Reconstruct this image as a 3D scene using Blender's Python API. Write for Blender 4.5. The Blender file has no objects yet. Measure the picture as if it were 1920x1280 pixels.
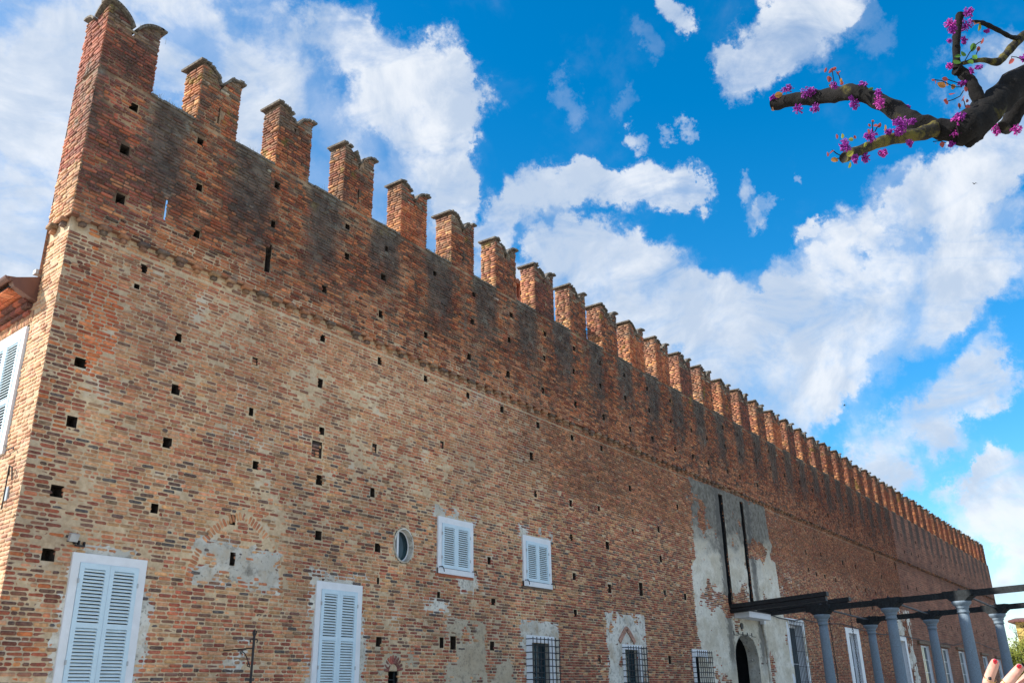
import bpy, math, random
import numpy as np
from mathutils import Vector, Matrix
R = math.radians
rng = np.random.default_rng(7)
random.seed(7)
SC = bpy.context.scene
COL = SC.collection

# ------------------------------------------------------------------ camera
# world axes: X along the castle front, Y into the wall, Z up; origin at the eye
F_PX = 1681.0
AX = Vector((0.582565866, -0.812580545, -0.018162322))   # camera right
AD = Vector((0.290379730, 0.228949946, -0.929118687))    # camera down
AF = Vector((0.759142032, 0.535998862, 0.369335343))     # camera forward
cam_d = bpy.data.cameras.new('camera')
cam = bpy.data.objects.new('camera', cam_d)
COL.objects.link(cam)
m = Matrix((( AX[0], -AD[0], -AF[0], 0), (AX[1], -AD[1], -AF[1], 0), (AX[2], -AD[2], -AF[2], 0), (0, 0, 0, 1)))
cam.matrix_world = m
cam_d.sensor_width = 36
cam_d.lens = F_PX / 1920 * 36
cam_d.clip_start = 0.05
cam_d.clip_end = 6000
SC.camera = cam

def at(px, py, dist):
    """a point seen in the direction of pixel (px,py) of the 1920x1280 photo, dist metres along the view axis"""
    return (AF + AX * ((px - 960) / F_PX) + AD * ((py - 640) / F_PX)) * dist

def srgb(r, g, b):
    f = lambda c: ((c / 255 + 0.055) / 1.055) ** 2.4 if c > 10 else c / 255 / 12.92
    return (f(r), f(g), f(b))

# ------------------------------------------------------------------ node helper
class NT:
    def __init__(s, tree):
        s.t = tree; tree.nodes.clear()
    def n(s, typ, **kw):
        nd = s.t.nodes.new(typ)
        for k, v in kw.items(): setattr(nd, k, v)
        return nd
    def link(s, a, b): s.t.links.new(a, b)
    def put(s, sock, v):
        if isinstance(v, bpy.types.NodeSocket): s.link(v, sock)
        elif v is not None:
            if isinstance(v, tuple) and len(v) == 3 and sock.type == 'RGBA': v = (*v, 1)
            sock.default_value = v
    def m(s, op, a, b=None, c=None, clamp=False):
        nd = s.n('ShaderNodeMath', operation=op); nd.use_clamp = clamp
        s.put(nd.inputs[0], a)
        if b is not None: s.put(nd.inputs[1], b)
        if c is not None: s.put(nd.inputs[2], c)
        return nd.outputs[0]
    def vm(s, op, a, b=None, out=0):
        nd = s.n('ShaderNodeVectorMath', operation=op)
        s.put(nd.inputs[0], a)
        if b is not None: s.put(nd.inputs[1], b)
        return nd.outputs[out]
    def mix(s, f, a, b, blend='MIX'):
        nd = s.n('ShaderNodeMix', data_type='RGBA', blend_type=blend)
        nd.clamp_factor = True
        s.put(nd.inputs[0], f); s.put(nd.inputs[6], a); s.put(nd.inputs[7], b)
        return nd.outputs[2]
    def noise(s, vec, scale=5.0, detail=4.0, rough=0.55, col=False, dist=0.0):
        nd = s.n('ShaderNodeTexNoise')
        s.put(nd.inputs['Vector'], vec)
        nd.inputs['Scale'].default_value = scale; nd.inputs['Detail'].default_value = detail
        nd.inputs['Roughness'].default_value = rough; nd.inputs['Distortion'].default_value = dist
        return nd.outputs[1 if col else 0]
    def ss(s, v, lo, hi, a=0.0, b=1.0):
        nd = s.n('ShaderNodeMapRange', interpolation_type='SMOOTHSTEP')
        s.put(nd.inputs[0], v)
        nd.inputs[1].default_value = lo; nd.inputs[2].default_value = hi
        nd.inputs[3].default_value = a; nd.inputs[4].default_value = b
        return nd.outputs[0]
    def xyz(s, v):
        nd = s.n('ShaderNodeSeparateXYZ'); s.put(nd.inputs[0], v); return nd.outputs
    def cxyz(s, x, y, z):
        nd = s.n('ShaderNodeCombineXYZ')
        for i, v in enumerate((x, y, z)): s.put(nd.inputs[i], v)
        return nd.outputs[0]

# ------------------------------------------------------------------ sun and sky
SUN_EL = R(36)
TO_SUN = Vector((-math.cos(R(46)) * math.cos(SUN_EL), math.sin(R(46)) * math.cos(SUN_EL), math.sin(SUN_EL)))
sun_d = bpy.data.lights.new('sun', 'SUN')
sun_d.energy = 3.7
sun_d.angle = R(0.5)
sun_d.color = (1.0, 0.94, 0.85)
sun = bpy.data.objects.new('sun', sun_d)
sun.rotation_euler = TO_SUN.to_track_quat('Z', 'Y').to_euler()
sun.location = TO_SUN * 60
COL.objects.link(sun)

world = bpy.data.worlds.new('World')
SC.world = world
world.use_nodes = True
world.cycles.sampling_method = 'MANUAL'
world.cycles.sample_map_resolution = 256
W = NT(world.node_tree)
BLOBS=[(0.451165,0.758792,0.469770,0.0480,0.60),(0.278455,0.761680,0.585070,0.0705,0.80),(0.341446,0.768307,0.541406,0.0644,0.75),(0.354934,0.820782,0.447592,0.0747,0.75),(0.351637,0.852588,0.386580,0.0438,0.60),(0.366237,0.699626,0.613509,0.0552,0.55),(0.442423,0.694138,0.567833,0.0585,0.55),(0.399135,0.685480,0.608940,0.0514,0.60),(0.449574,0.628844,0.634380,0.0421,0.50),(0.501543,0.620166,0.603199,0.0491,0.50),(0.504855,0.564525,0.653018,0.0321,0.75),(0.547142,0.543511,0.636578,0.0329,0.80),(0.583039,0.522639,0.622024,0.0362,1.10),(0.614012,0.511301,0.601299,0.0339,1.20),(0.637551,0.508062,0.579139,0.0314,1.10),(0.609724,0.537266,0.582737,0.0341,0.80),(0.573721,0.558953,0.598678,0.0336,0.60),(0.659895,0.525740,0.536783,0.0290,0.90),(0.679489,0.530018,0.507321,0.0263,0.80),(0.644021,0.550299,0.531420,0.0348,0.50),(0.584347,0.590300,0.556852,0.0513,0.55),(0.526007,0.657456,0.539508,0.0728,0.45),(0.641864,0.593501,0.485558,0.0467,0.50),(0.498368,0.697641,0.514710,0.0607,0.40),(0.600711,0.641526,0.477064,0.0520,0.40),(0.744480,0.524509,0.413085,0.0416,0.50),(0.714442,0.490181,0.499294,0.0264,0.80),(0.728860,0.453340,0.513075,0.0262,0.90),(0.742817,0.420289,0.521134,0.0261,1.00),(0.757698,0.395452,0.519145,0.0231,0.90),(0.766909,0.367035,0.526437,0.0240,1.00),(0.780407,0.335305,0.527765,0.0238,1.10),(0.792978,0.320246,0.518293,0.0169,0.90),(0.743685,0.354664,0.566698,0.0101,0.60),(0.731093,0.418988,0.538472,0.0144,0.50),(0.759224,0.461341,0.459068,0.0265,0.50),(0.777104,0.452752,0.437177,0.0471,0.92),(0.791678,0.412765,0.450411,0.0351,0.92),(0.811763,0.413284,0.412599,0.0526,0.92),(0.829260,0.369386,0.419384,0.0404,0.92),(0.854109,0.339204,0.394257,0.0400,0.84),(0.846979,0.375668,0.376166,0.0404,0.67),(0.872156,0.308616,0.379605,0.0226,0.50),(0.867948,0.282411,0.408546,0.0252,0.42),(0.719126,0.519825,0.461129,0.0236,0.50),(0.879176,0.245664,0.408289,0.0270,0.76),(0.882824,0.205363,0.422431,0.0264,0.76),(0.884813,0.165908,0.435408,0.0258,0.76),(0.887451,0.128795,0.442540,0.0293,0.84),(0.886594,0.091485,0.453411,0.0286,1.00),(0.884504,0.055440,0.463227,0.0277,1.00),(0.878255,0.023746,0.477603,0.0308,1.00),(0.908787,0.064625,0.412226,0.0319,0.76),(0.905574,0.102975,0.411501,0.0247,0.76),(0.901588,0.148732,0.406224,0.0212,0.59),(0.855302,0.007850,0.518070,0.0323,0.90),(0.833996,0.016143,0.551534,0.0209,0.60),(0.868390,0.112258,0.483007,0.0166,0.60),(0.884184,0.328242,0.332380,0.0395,0.84),(0.891839,0.287185,0.349496,0.0389,0.92),(0.900975,0.242767,0.359594,0.0435,0.92),(0.911147,0.195539,0.362734,0.0424,0.92),(0.918929,0.149590,0.364956,0.0411,0.92),(0.928025,0.107642,0.356627,0.0349,0.92),(0.931653,0.064844,0.357517,0.0290,0.84),(0.909660,0.282040,0.304914,0.0385,0.76),(0.921556,0.234218,0.309640,0.0376,0.76),(0.929664,0.192288,0.314246,0.0315,0.67),(0.935380,0.145421,0.322363,0.0255,0.59),(0.868297,0.350119,0.351393,0.0229,0.67),(0.926395,0.257702,0.274557,0.0217,0.42),(0.952896,0.096151,0.287653,0.0220,0.67),(0.957229,0.115641,0.265217,0.0247,0.67),(0.960733,0.135249,0.242280,0.0249,0.59),(0.960698,0.083006,0.264896,0.0216,0.67),(0.950024,0.199217,0.240349,0.0311,0.50),(0.957525,0.165646,0.236023,0.0304,0.42),(0.951415,0.219447,0.215993,0.0209,0.34),(0.961249,0.187776,0.201845,0.0153,0.59),(0.956519,0.212970,0.199288,0.0130,0.50),(0.976489,0.126927,0.174239,0.0241,0.84),(0.973405,0.156587,0.167220,0.0221,0.76),(0.976674,0.105663,0.186932,0.0191,0.92),(0.982977,0.109948,0.147197,0.0236,0.76),(0.982255,0.130978,0.134237,0.0285,0.50),(0.988363,0.116039,0.098359,0.0231,0.50),(0.970344,0.113523,0.213414,0.0146,0.25),(0.759438,0.238797,0.605169,0.0224,1.00),(0.756811,0.213239,0.617872,0.0262,1.10),(0.757641,0.178837,0.627692,0.0307,1.10),(0.762217,0.142238,0.631501,0.0300,1.10),(0.783391,0.131314,0.607498,0.0175,0.60),(0.779474,0.167856,0.603527,0.0154,0.60),(0.744164,0.248191,0.620178,0.0133,0.60),(0.792863,0.141604,0.592720,0.0152,0.45),(0.798222,0.117440,0.590804,0.0125,0.35),(0.698620,0.276782,0.659789,0.0148,0.90),(0.756664,0.311778,0.574677,0.0100,0.80),(0.812073,0.261293,0.521789,0.0154,0.90),(0.832406,0.245916,0.496614,0.0121,0.70),(0.828706,0.262369,0.494377,0.0122,0.55),(0.870079,0.208922,0.446446,0.0111,0.67),(0.839420,0.195821,0.506980,0.0061,0.50),(0.816535,0.100439,0.568492,0.0173,0.35),(0.699678,0.332182,0.632539,0.0109,0.25),(0.720443,0.362785,0.591058,0.0101,0.25),(0.697248,0.415974,0.583790,0.0125,0.30)]
tc = W.n('ShaderNodeTexCoord')
dirv = W.vm('NORMALIZE', tc.outputs['Generated'])
sky = W.n('ShaderNodeTexSky', sky_type='NISHITA')
sky.sun_disc = False
sky.sun_elevation = SUN_EL
sky.sun_rotation = math.atan2(TO_SUN.x, TO_SUN.y)
sky.altitude = 100
sky.air_density = 1.0; sky.dust_density = 0.6; sky.ozone_density = 2.5
hsv = W.n('ShaderNodeHueSaturation')
hsv.inputs['Hue'].default_value = 0.494
hsv.inputs['Saturation'].default_value = 1.46
hsv.inputs['Value'].default_value = 1.0
W.link(sky.outputs[0], hsv.inputs['Color'])
wn = W.noise(dirv, 5.0, 8, 0.68, col=True)
wdir = W.vm('ADD', dirv, W.vm('MULTIPLY', W.vm('SUBTRACT', wn, (0.5, 0.5, 0.5)), (0.20, 0.20, 0.20)))
wdir = W.vm('NORMALIZE', wdir)
dx, dy, dz = W.xyz(wdir)[:3]
vx, vy, vz = W.cxyz(dx, dx, dx), W.cxyz(dy, dy, dy), W.cxyz(dz, dz, dz)
accv = None
bl = list(BLOBS)
while len(bl) % 3: bl.append((0, 0, -1, 0.01, 0.0))
for i in range(0, len(bl), 3):
    q = bl[i:i + 3]
    d = W.vm('MULTIPLY', vx, tuple(b[0] for b in q))
    for vv, k in ((vy, 1), (vz, 2)):
        nd = W.n('ShaderNodeVectorMath', operation='MULTIPLY_ADD')
        W.put(nd.inputs[0], vv); W.put(nd.inputs[1], tuple(b[k] for b in q)); W.put(nd.inputs[2], d)
        d = nd.outputs[0]
    mr = W.n('ShaderNodeMapRange', data_type='FLOAT_VECTOR', interpolation_type='SMOOTHSTEP')
    W.put(mr.inputs['Vector'], d)
    W.put(mr.inputs[7], tuple(1 - (b[3] * 1.48) ** 2 / 2 for b in q)); W.put(mr.inputs[8], (1.0, 1.0, 1.0))
    W.put(mr.inputs[9], (0.0, 0.0, 0.0)); W.put(mr.inputs[10], tuple(b[4] for b in q))
    accv = mr.outputs[1] if accv is None else W.vm('ADD', accv, mr.outputs[1])
acc = W.vm('DOT_PRODUCT', accv, (1.0, 1.0, 1.0), out=1)
acc = W.m('MINIMUM', acc, 1.05)
n1 = W.noise(dirv, 9.0, 9, 0.6, dist=0.3)
n2 = W.noise(dirv, 26.0, 6, 0.6)
nz = W.m('ADD', W.m('MULTIPLY', W.m('SUBTRACT', n1, 0.5), 2.6), W.m('MULTIPLY', W.m('SUBTRACT', n2, 0.5), 0.8))
# broken cloud goes on beyond the view, its cover raised to brighten the shaded wall
away = W.ss(W.vm('DOT_PRODUCT', dirv, (0.759, 0.536, 0.369), out=1), 0.80, 0.62)
n3 = W.noise(dirv, 2.2, 3, 0.5)
acc2 = W.m('ADD', acc, W.m('MULTIPLY', away, W.ss(n3, 0.36, 0.58)))
dens = W.m('ADD', acc2, W.m('MULTIPLY', nz, W.ss(acc2, 0.0, 0.8)))
n5 = W.noise(W.vm('MULTIPLY', dirv, (1.0, 1.0, 2.2)), 8.0, 8, 0.62, dist=0.6)
cov = W.m('MULTIPLY', W.ss(dens, 0.12, 1.12), W.ss(n5, 0.46, 0.70, 1.0, 0.50))
veil = W.m('MULTIPLY', W.ss(W.m('ADD', acc2, W.m('MULTIPLY', nz, 0.35)), 0.02, 0.9), 0.42)
cov = W.m('MAXIMUM', cov, veil)
# cloud body: white rims and heads, blue-grey undersides
up = W.vm('ADD', dirv, (-0.02, 0.015, 0.03))
n4 = W.noise(up, 8.0, 9, 0.6, dist=0.4)
shade = W.ss(W.m('ADD', W.m('MULTIPLY', n4, 1.5), W.m('MULTIPLY', dens, -0.10)), 0.48, 0.84)
ccol = W.mix(shade, (0.55, 0.65, 0.80), (0.90, 0.93, 0.97))
bg_sky = W.n('ShaderNodeBackground'); W.link(hsv.outputs[0], bg_sky.inputs[0]); bg_sky.inputs[1].default_value = 0.106
bg_cl = W.n('ShaderNodeBackground'); W.link(ccol, bg_cl.inputs[0]); bg_cl.inputs[1].default_value = 0.475
mixs = W.n('ShaderNodeMixShader')
W.link(W.m('MULTIPLY', cov, 0.93), mixs.inputs[0]); W.link(bg_sky.outputs[0], mixs.inputs[1]); W.link(bg_cl.outputs[0], mixs.inputs[2])
wo = W.n('ShaderNodeOutputWorld'); W.link(mixs.outputs[0], wo.inputs[0])

SC.view_settings.view_transform = 'Standard'
SC.view_settings.look = 'None'
SC.view_settings.gamma = 1.0
SC.view_settings.use_curve_mapping = False
SC.view_settings.exposure = 1.15
SC.render.engine = 'CYCLES'
SC.cycles.max_bounces = 5
SC.cycles.diffuse_bounces = 3

# ================================================================== constants of the place
D = 14.0            # front face of the lower wall is the plane y = D
GROUND = -1.6
XA, XB = 6.70, 98.0     # near and far end of the wall
BAND, SILL, TOP = 7.88, 10.97, 12.58
UPY = D - 0.105     # face of the corbelled-out upper wall
PITCH, MW, MX0 = 2.035, 1.00, 6.72
NMER = 45
SKEW = 0.08         # the end wall leans back a little from the square
GEO_X = 62.0        # bricks are geometry up to here

# ================================================================== materials
def new_mat(name):
    mt = bpy.data.materials.new(name); mt.use_nodes = True
    return mt, NT(mt.node_tree)

def finish(nt, col, rough=0.9, bump=None, bstr=0.3, bdist=0.01, metal=0.0, spec=0.3):
    b = nt.n('ShaderNodeBsdfPrincipled')
    nt.put(b.inputs['Base Color'], col); nt.put(b.inputs['Roughness'], rough)
    b.inputs['Metallic'].default_value = metal
    b.inputs['Specular IOR Level'].default_value = spec
    if bump is not None:
        bp = nt.n('ShaderNodeBump'); bp.inputs['Strength'].default_value = bstr
        bp.inputs['Distance'].default_value = bdist
        nt.put(bp.inputs['Height'], bump); nt.link(bp.outputs[0], b.inputs['Normal'])
    o = nt.n('ShaderNodeOutputMaterial'); nt.link(b.outputs[0], o.inputs[0])
    return b

def geo_pos(nt): return nt.n('ShaderNodeNewGeometry').outputs['Position']

def weather(nt, P, col, lichen=True):
    """rain streaks, soot and lichen that have settled on the old masonry"""
    x, y, z = nt.xyz(P)[:3]
    big = nt.noise(nt.cxyz(nt.m('MULTIPLY', x, 0.9), y, nt.m('MULTIPLY', z, 0.45)), 1.0, 5, 0.6)
    streak = nt.noise(nt.cxyz(nt.m('MULTIPLY', x, 3.0), y, nt.m('MULTIPLY', z, 0.30)), 1.0, 4, 0.6)
    # water runs off each crenel and blackens the wall below it
    t = nt.m('FRACT', nt.m('DIVIDE', nt.m('SUBTRACT', x, MX0), PITCH))
    d = nt.m('ABSOLUTE', nt.m('SUBTRACT', t, 0.745))
    d = nt.m('MINIMUM', d, nt.m('SUBTRACT', 1.0, d))
    per = nt.ss(nt.m('ADD', d, nt.m('MULTIPLY', nt.m('SUBTRACT', big, 0.5), 0.50)), 0.14, 0.34, 1.0, 0.0)
    fall = nt.ss(nt.m('ADD', z, nt.m('MULTIPLY', nt.m('SUBTRACT', big, 0.5), 3.6)), 8.3, 9.9)
    upper = nt.ss(z, 7.8, 7.95)
    fall2 = nt.m('MAXIMUM', fall, nt.m('MULTIPLY', upper, nt.ss(x, 44, 60, 0.0, 0.30)))
    dark = nt.m('MULTIPLY', per, fall2)
    dark = nt.m('MULTIPLY', dark, nt.ss(z, 11.05, 11.6, 1.0, 0.25))
    dark = nt.m('MULTIPLY', dark, upper)
    dark = nt.m('MAXIMUM', dark, nt.m('MULTIPLY', nt.m('MULTIPLY', nt.ss(streak, 0.52, 0.66), upper), 0.45))
    dark = nt.m('MAXIMUM', dark, nt.m('MULTIPLY', nt.ss(nt.m('ADD', z, nt.m('MULTIPLY', nt.m('SUBTRACT', big, 0.5), 1.6)), 11.8, 12.6), 0.55))
    col = nt.mix(nt.m('MULTIPLY', dark, 0.88), col, nt.mix(nt.ss(nt.noise(P, 5, 5, .6), .35, .65), (0.058, 0.047, 0.042), (0.125, 0.105, 0.09)))
    if lichen:
        ln = nt.noise(P, 2.6, 6, 0.65)
        gl = nt.m('MULTIPLY', nt.ss(ln, 0.55, 0.66), nt.ss(dark, 0.15, 0.6))
        col = nt.mix(nt.m('MULTIPLY', gl, 0.6), col, (0.21, 0.20, 0.17))
        yn = nt.noise(P, 1.3, 6, 0.6)
        yl = nt.m('MULTIPLY', nt.ss(yn, 0.60, 0.68), nt.ss(z, 10.0, 11.0))
        col = nt.mix(nt.m('MULTIPLY', yl, 0.75), col, (0.20, 0.15, 0.035))
    lo = nt.noise(P, 0.55, 6, 0.62)
    col = nt.mix(1.0, col, nt.cxyz(nt.ss(lo, 0.3, 0.7, 0.80, 1.16), nt.ss(lo, 0.3, 0.7, 0.80, 1.16), nt.ss(lo, 0.3, 0.7, 0.82, 1.12)), 'MULTIPLY')
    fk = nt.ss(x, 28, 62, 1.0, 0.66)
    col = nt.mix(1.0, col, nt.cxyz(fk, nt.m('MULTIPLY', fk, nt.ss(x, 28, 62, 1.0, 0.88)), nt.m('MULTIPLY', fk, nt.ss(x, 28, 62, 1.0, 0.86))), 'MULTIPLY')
    return col, dark

def zone(nt, P):
    """0 below, 1 where the later brown rendering of the joints starts (right of x=20), and the upper wall"""
    x, y, z = nt.xyz(P)[:3]
    n = nt.noise(P, 0.7, 5, 0.6)
    zz = nt.m('ADD', z, nt.m('MULTIPLY', nt.m('SUBTRACT', n, 0.5), 1.6))
    mid = nt.m('MULTIPLY', nt.ss(zz, 5.2, 5.9), nt.ss(nt.m('ADD', x, nt.m('MULTIPLY', n, 6.0)), 18.0, 30.0))
    far = nt.ss(x, 44.0, 62.0)
    mid = nt.m('MAXIMUM', mid, nt.m('MULTIPLY', far, nt.ss(zz, 2.0, 5.0, 0.35, 0.8)))
    up = nt.ss(nt.m('ADD', z, nt.m('MULTIPLY', nt.m('SUBTRACT', n, 0.5), 1.5)), BAND - 0.1, BAND + 0.9)
    return mid, up, n

def brick_mat(name, src):
    mt, nt = new_mat(name)
    if src == 'obj': c = nt.n('ShaderNodeObjectInfo').outputs['Color']
    else:
        a = nt.n('ShaderNodeAttribute'); a.attribute_name = 'bcol'; c = a.outputs['Color']
    P = geo_pos(nt)
    n1 = nt.noise(P, 34, 5, 0.65)
    c = nt.mix(nt.ss(n1, 0.35, 0.75, 0.0, 0.38), c, (0.40, 0.29, 0.19))
    n2 = nt.noise(P, 13, 4, 0.6)
    k = nt.ss(n2, 0.3, 0.7, 0.72, 1.22)
    c = nt.mix(1.0, c, nt.cxyz(k, k, k), 'MULTIPLY')
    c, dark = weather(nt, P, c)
    finish(nt, c, 0.92, nt.noise(P, 60, 5, 0.6), 0.5, 0.006)
    return mt
M_BRICK = brick_mat('old_brick', 'attr')
M_BRICK_ONE = brick_mat('old_brick_single', 'obj')

def mortar_mat():
    mt, nt = new_mat('lime_mortar')
    P = geo_pos(nt)
    mid, up, n = zone(nt, P)
    f = nt.noise(P, 9, 6, 0.65)
    c = nt.mix(nt.ss(f, 0.3, 0.7), (0.48, 0.345, 0.22), (0.66, 0.505, 0.34))
    c = nt.mix(nt.ss(nt.noise(P, 1.4, 5, 0.6), 0.56, 0.72, 0, 0.6), c, (0.66, 0.61, 0.52))
    c = nt.mix(nt.m('MULTIPLY', mid, 0.72), c, (0.25, 0.155, 0.10))
    upc = nt.mix(nt.ss(nt.noise(P, 1.1, 5, 0.6), 0.42, 0.60), (0.13, 0.082, 0.055), (0.36, 0.235, 0.145))
    c = nt.mix(up, c, upc)
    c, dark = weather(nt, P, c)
    finish(nt, c, 0.95, nt.m('ADD', nt.noise(P, 45, 6, 0.7), nt.m('MULTIPLY', nt.noise(P, 8, 4, 0.6), 2.0)), 0.7, 0.012)
    return mt
M_MORTAR = mortar_mat()

def far_brick_mat():
    mt, nt = new_mat('far_brickwork')
    P = geo_pos(nt)
    x, y, z = nt.xyz(P)[:3]
    wob = nt.noise(P, 0.4, 3, 0.5)
    bt = nt.n('ShaderNodeTexBrick')
    nt.put(bt.inputs['Vector'], nt.cxyz(nt.m('ADD', x, nt.m('MULTIPLY', y, 1.0)), nt.m('ADD', z, nt.m('MULTIPLY', wob, 0.12)), 0.0))
    bt.inputs['Color1'].default_value = (0.50, 0.20, 0.13, 1); bt.inputs['Color2'].default_value = (0.23, 0.105, 0.075, 1)
    bt.inputs['Mortar'].default_value = (0.44, 0.29, 0.20, 1)
    bt.inputs['Scale'].default_value = 1.0; bt.inputs['Mortar Size'].default_value = 0.028
    bt.inputs['Mortar Smooth'].default_value = 0.2; bt.inputs['Bias'].default_value = -0.1
    bt.inputs['Brick Width'].default_value = 0.42; bt.inputs['Row Height'].default_value = 0.1408
    mid, up, n = zone(nt, P)
    c = bt.outputs['Color']
    low = nt.m('SUBTRACT', 1.0, nt.m('MAXIMUM', nt.m('MULTIPLY', mid, 0.9), up))
    c = nt.mix(nt.m('MULTIPLY', low, 0.22), c, (0.50, 0.37, 0.26))
    c = nt.mix(nt.m('MULTIPLY', nt.ss(n, 0.4, 0.65), 0.35), c, (0.25, 0.11, 0.07))
    ln = nt.noise(nt.cxyz(nt.m('MULTIPLY', x, 0.7), y, nt.m('MULTIPLY', z, 7.0)), 1.0, 6, 0.75)
    c = nt.mix(nt.ss(ln, 0.46, 0.62, 0.0, 0.62), c, (0.12, 0.055, 0.038))
    c = nt.mix(nt.ss(nt.noise(nt.cxyz(nt.m('MULTIPLY', x, 1.4), y, nt.m('MULTIPLY', z, 3.0)), 1.0, 6, 0.75), 0.52, 0.68, 0.0, 0.40), c, (0.50, 0.27, 0.17))
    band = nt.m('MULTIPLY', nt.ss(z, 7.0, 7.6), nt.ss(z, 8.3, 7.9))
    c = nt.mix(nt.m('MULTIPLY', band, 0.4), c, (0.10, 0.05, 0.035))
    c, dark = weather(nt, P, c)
    h = nt.m('SUBTRACT', nt.m('MULTIPLY', nt.noise(P, 9, 5, 0.7), 0.8), bt.outputs['Fac'])
    finish(nt, c, 0.95, h, 0.8, 0.02)
    return mt
M_FAR = far_brick_mat()

def plaster_mat(name, c1, c2, gate=False):
    mt, nt = new_mat(name)
    P = geo_pos(nt)
    x, y, z = nt.xyz(P)[:3]
    n = nt.noise(nt.cxyz(nt.m('MULTIPLY', x, 0.8), y, nt.m('MULTIPLY', z, 1.2)), 1.1, 8, 0.68)
    n2 = nt.noise(P, 5.0, 7, 0.72)
    c = nt.mix(nt.ss(n, 0.38, 0.62), c1, c2)
    q_ = 0.45 if gate else 1.0
    c = nt.mix(nt.ss(n2, 0.50, 0.66, 0.0, 0.62 * q_), c, (0.17, 0.15, 0.125))
    c = nt.mix(nt.ss(nt.noise(P, 16, 5, 0.7), 0.56, 0.66, 0.0, 0.6 * q_), c, (0.11, 0.10, 0.09))
    c = nt.mix(nt.ss(nt.noise(nt.cxyz(nt.m('ADD', x, 7.0), y, z), 2.3, 5, 0.7), 0.50, 0.64, 0.0, 0.55 * q_), c, (0.50, 0.40, 0.28))
    if gate:
        up = nt.ss(nt.m('ADD', z, nt.m('MULTIPLY', nt.m('SUBTRACT', n, 0.5), 5.0)), 4.6, 6.3)
        g = nt.mix(nt.ss(n2, 0.35, 0.65), (0.115, 0.105, 0.088), (0.24, 0.225, 0.195))
        c = nt.mix(up, c, g)
        # rain stains under the beam ends and along the two slots
        sx = nt.m('MINIMUM', nt.m('ABSOLUTE', nt.m('SUBTRACT', x, 33.75)), nt.m('ABSOLUTE', nt.m('SUBTRACT', x, 36.9)))
        st = nt.m('MULTIPLY', nt.ss(nt.m('ADD', sx, nt.m('MULTIPLY', nt.m('SUBTRACT', n2, 0.5), 1.2)), 0.1, 0.45, 0.8, 0.0), nt.ss(z, 0.3, 1.5))
        c = nt.mix(st, c, (0.10, 0.095, 0.088))
    finish(nt, c, 0.95, nt.m('ADD', n2, nt.m('MULTIPLY', nt.noise(P, 30, 5, 0.7), 0.4)), 0.8, 0.02)
    return mt
M_PLASTER = plaster_mat('old_lime_plaster', (0.50, 0.47, 0.41), (0.72, 0.69, 0.62))
M_TAN_PLASTER = plaster_mat('tan_lime_plaster', (0.42, 0.34, 0.24), (0.52, 0.44, 0.33))
M_GATE_PLASTER = plaster_mat('gate_plaster', (0.60, 0.54, 0.43), (0.80, 0.75, 0.65), True)

def simple_mat(name, col, rough=0.6, nscale=20.0, var=0.15, bstr=0.15, metal=0.0, spec=0.4, dirt=None, bdist=0.004):
    mt, nt = new_mat(name)
    P = geo_pos(nt)
    n = nt.noise(P, nscale, 5, 0.6)
    k = nt.ss(n, 0.3, 0.7, 1 - var, 1 + var)
    c = nt.mix(1.0, col, nt.cxyz(k, k, k), 'MULTIPLY')
    if dirt:
        c = nt.mix(nt.ss(nt.noise(P, nscale * 0.25, 7, 0.7), 0.5, 0.72, 0, dirt[3]), c, dirt[:3])
    finish(nt, c, rough, n, bstr, bdist, metal, spec)
    return mt
M_WHITE = simple_mat('white_frame_paint', (0.74, 0.76, 0.80), 0.5, 6, 0.05, 0.1, dirt=(0.5, 0.5, 0.48, 0.3))
M_SHUT = simple_mat('pale_blue_shutter_paint', (0.56, 0.71, 0.81), 0.45, 7, 0.05, 0.05, dirt=(0.48, 0.6, 0.68, 0.35))
M_SLAT = simple_mat('pale_slat_paint', (0.72, 0.84, 0.90), 0.45, 7, 0.05, 0.05)
M_IRON = simple_mat('black_iron', (0.018, 0.018, 0.022), 0.55, 30, 0.3, 0.2, 0.0)
M_CORE = simple_mat('rubble_core', (0.17, 0.12, 0.085), 0.95, 5, 0.3, 0.6, bdist=0.03)
M_HOLE = simple_mat('dark_hole_lining', (0.055, 0.042, 0.035), 0.95, 14, 0.5, 0.6, bdist=0.02)  # dark brown lining inside the holes
M_DARKROOM = simple_mat('dark_room', (0.012, 0.013, 0.015), 0.9, 4, 0.3)  # interior darkness put into the colour itself, near black
M_COPING = simple_mat('lichened_coping', (0.135, 0.118, 0.098), 0.95, 16, 0.45, 0.7, dirt=(0.24, 0.23, 0.20, 0.7), bdist=0.01)
M_WOOD_DK = simple_mat('tarred_timber', (0.010, 0.011, 0.014), 0.6, 14, 0.5, 0.6, dirt=(0.05, 0.055, 0.06, 0.5), bdist=0.01)
M_STONE = simple_mat('blue_grey_granite', (0.17, 0.225, 0.28), 0.75, 60, 0.28, 0.2, dirt=(0.14, 0.16, 0.18, 0.6))
M_STONE_DK = simple_mat('weathered_dark_granite', (0.014, 0.018, 0.021), 0.9, 18, 0.4, 0.6, dirt=(0.05, 0.058, 0.062, 0.25), bdist=0.01)
M_BRONZE = simple_mat('brown_sheet_metal', (0.16, 0.075, 0.055), 0.4, 5, 0.08, 0.05, 0.3)
M_GALV = simple_mat('pale_metal', (0.42, 0.44, 0.46), 0.45, 8, 0.1, 0.05, 0.4)
M_TILE = simple_mat('roof_tile', (0.26, 0.115, 0.07), 0.9, 12, 0.35, 0.4, dirt=(0.10, 0.08, 0.06, 0.6))
M_TERRA = simple_mat('terracotta', (0.42, 0.13, 0.07), 0.85, 15, 0.2, 0.3)
M_CABLE = simple_mat('black_cable', (0.02, 0.02, 0.022), 0.6)

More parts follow.
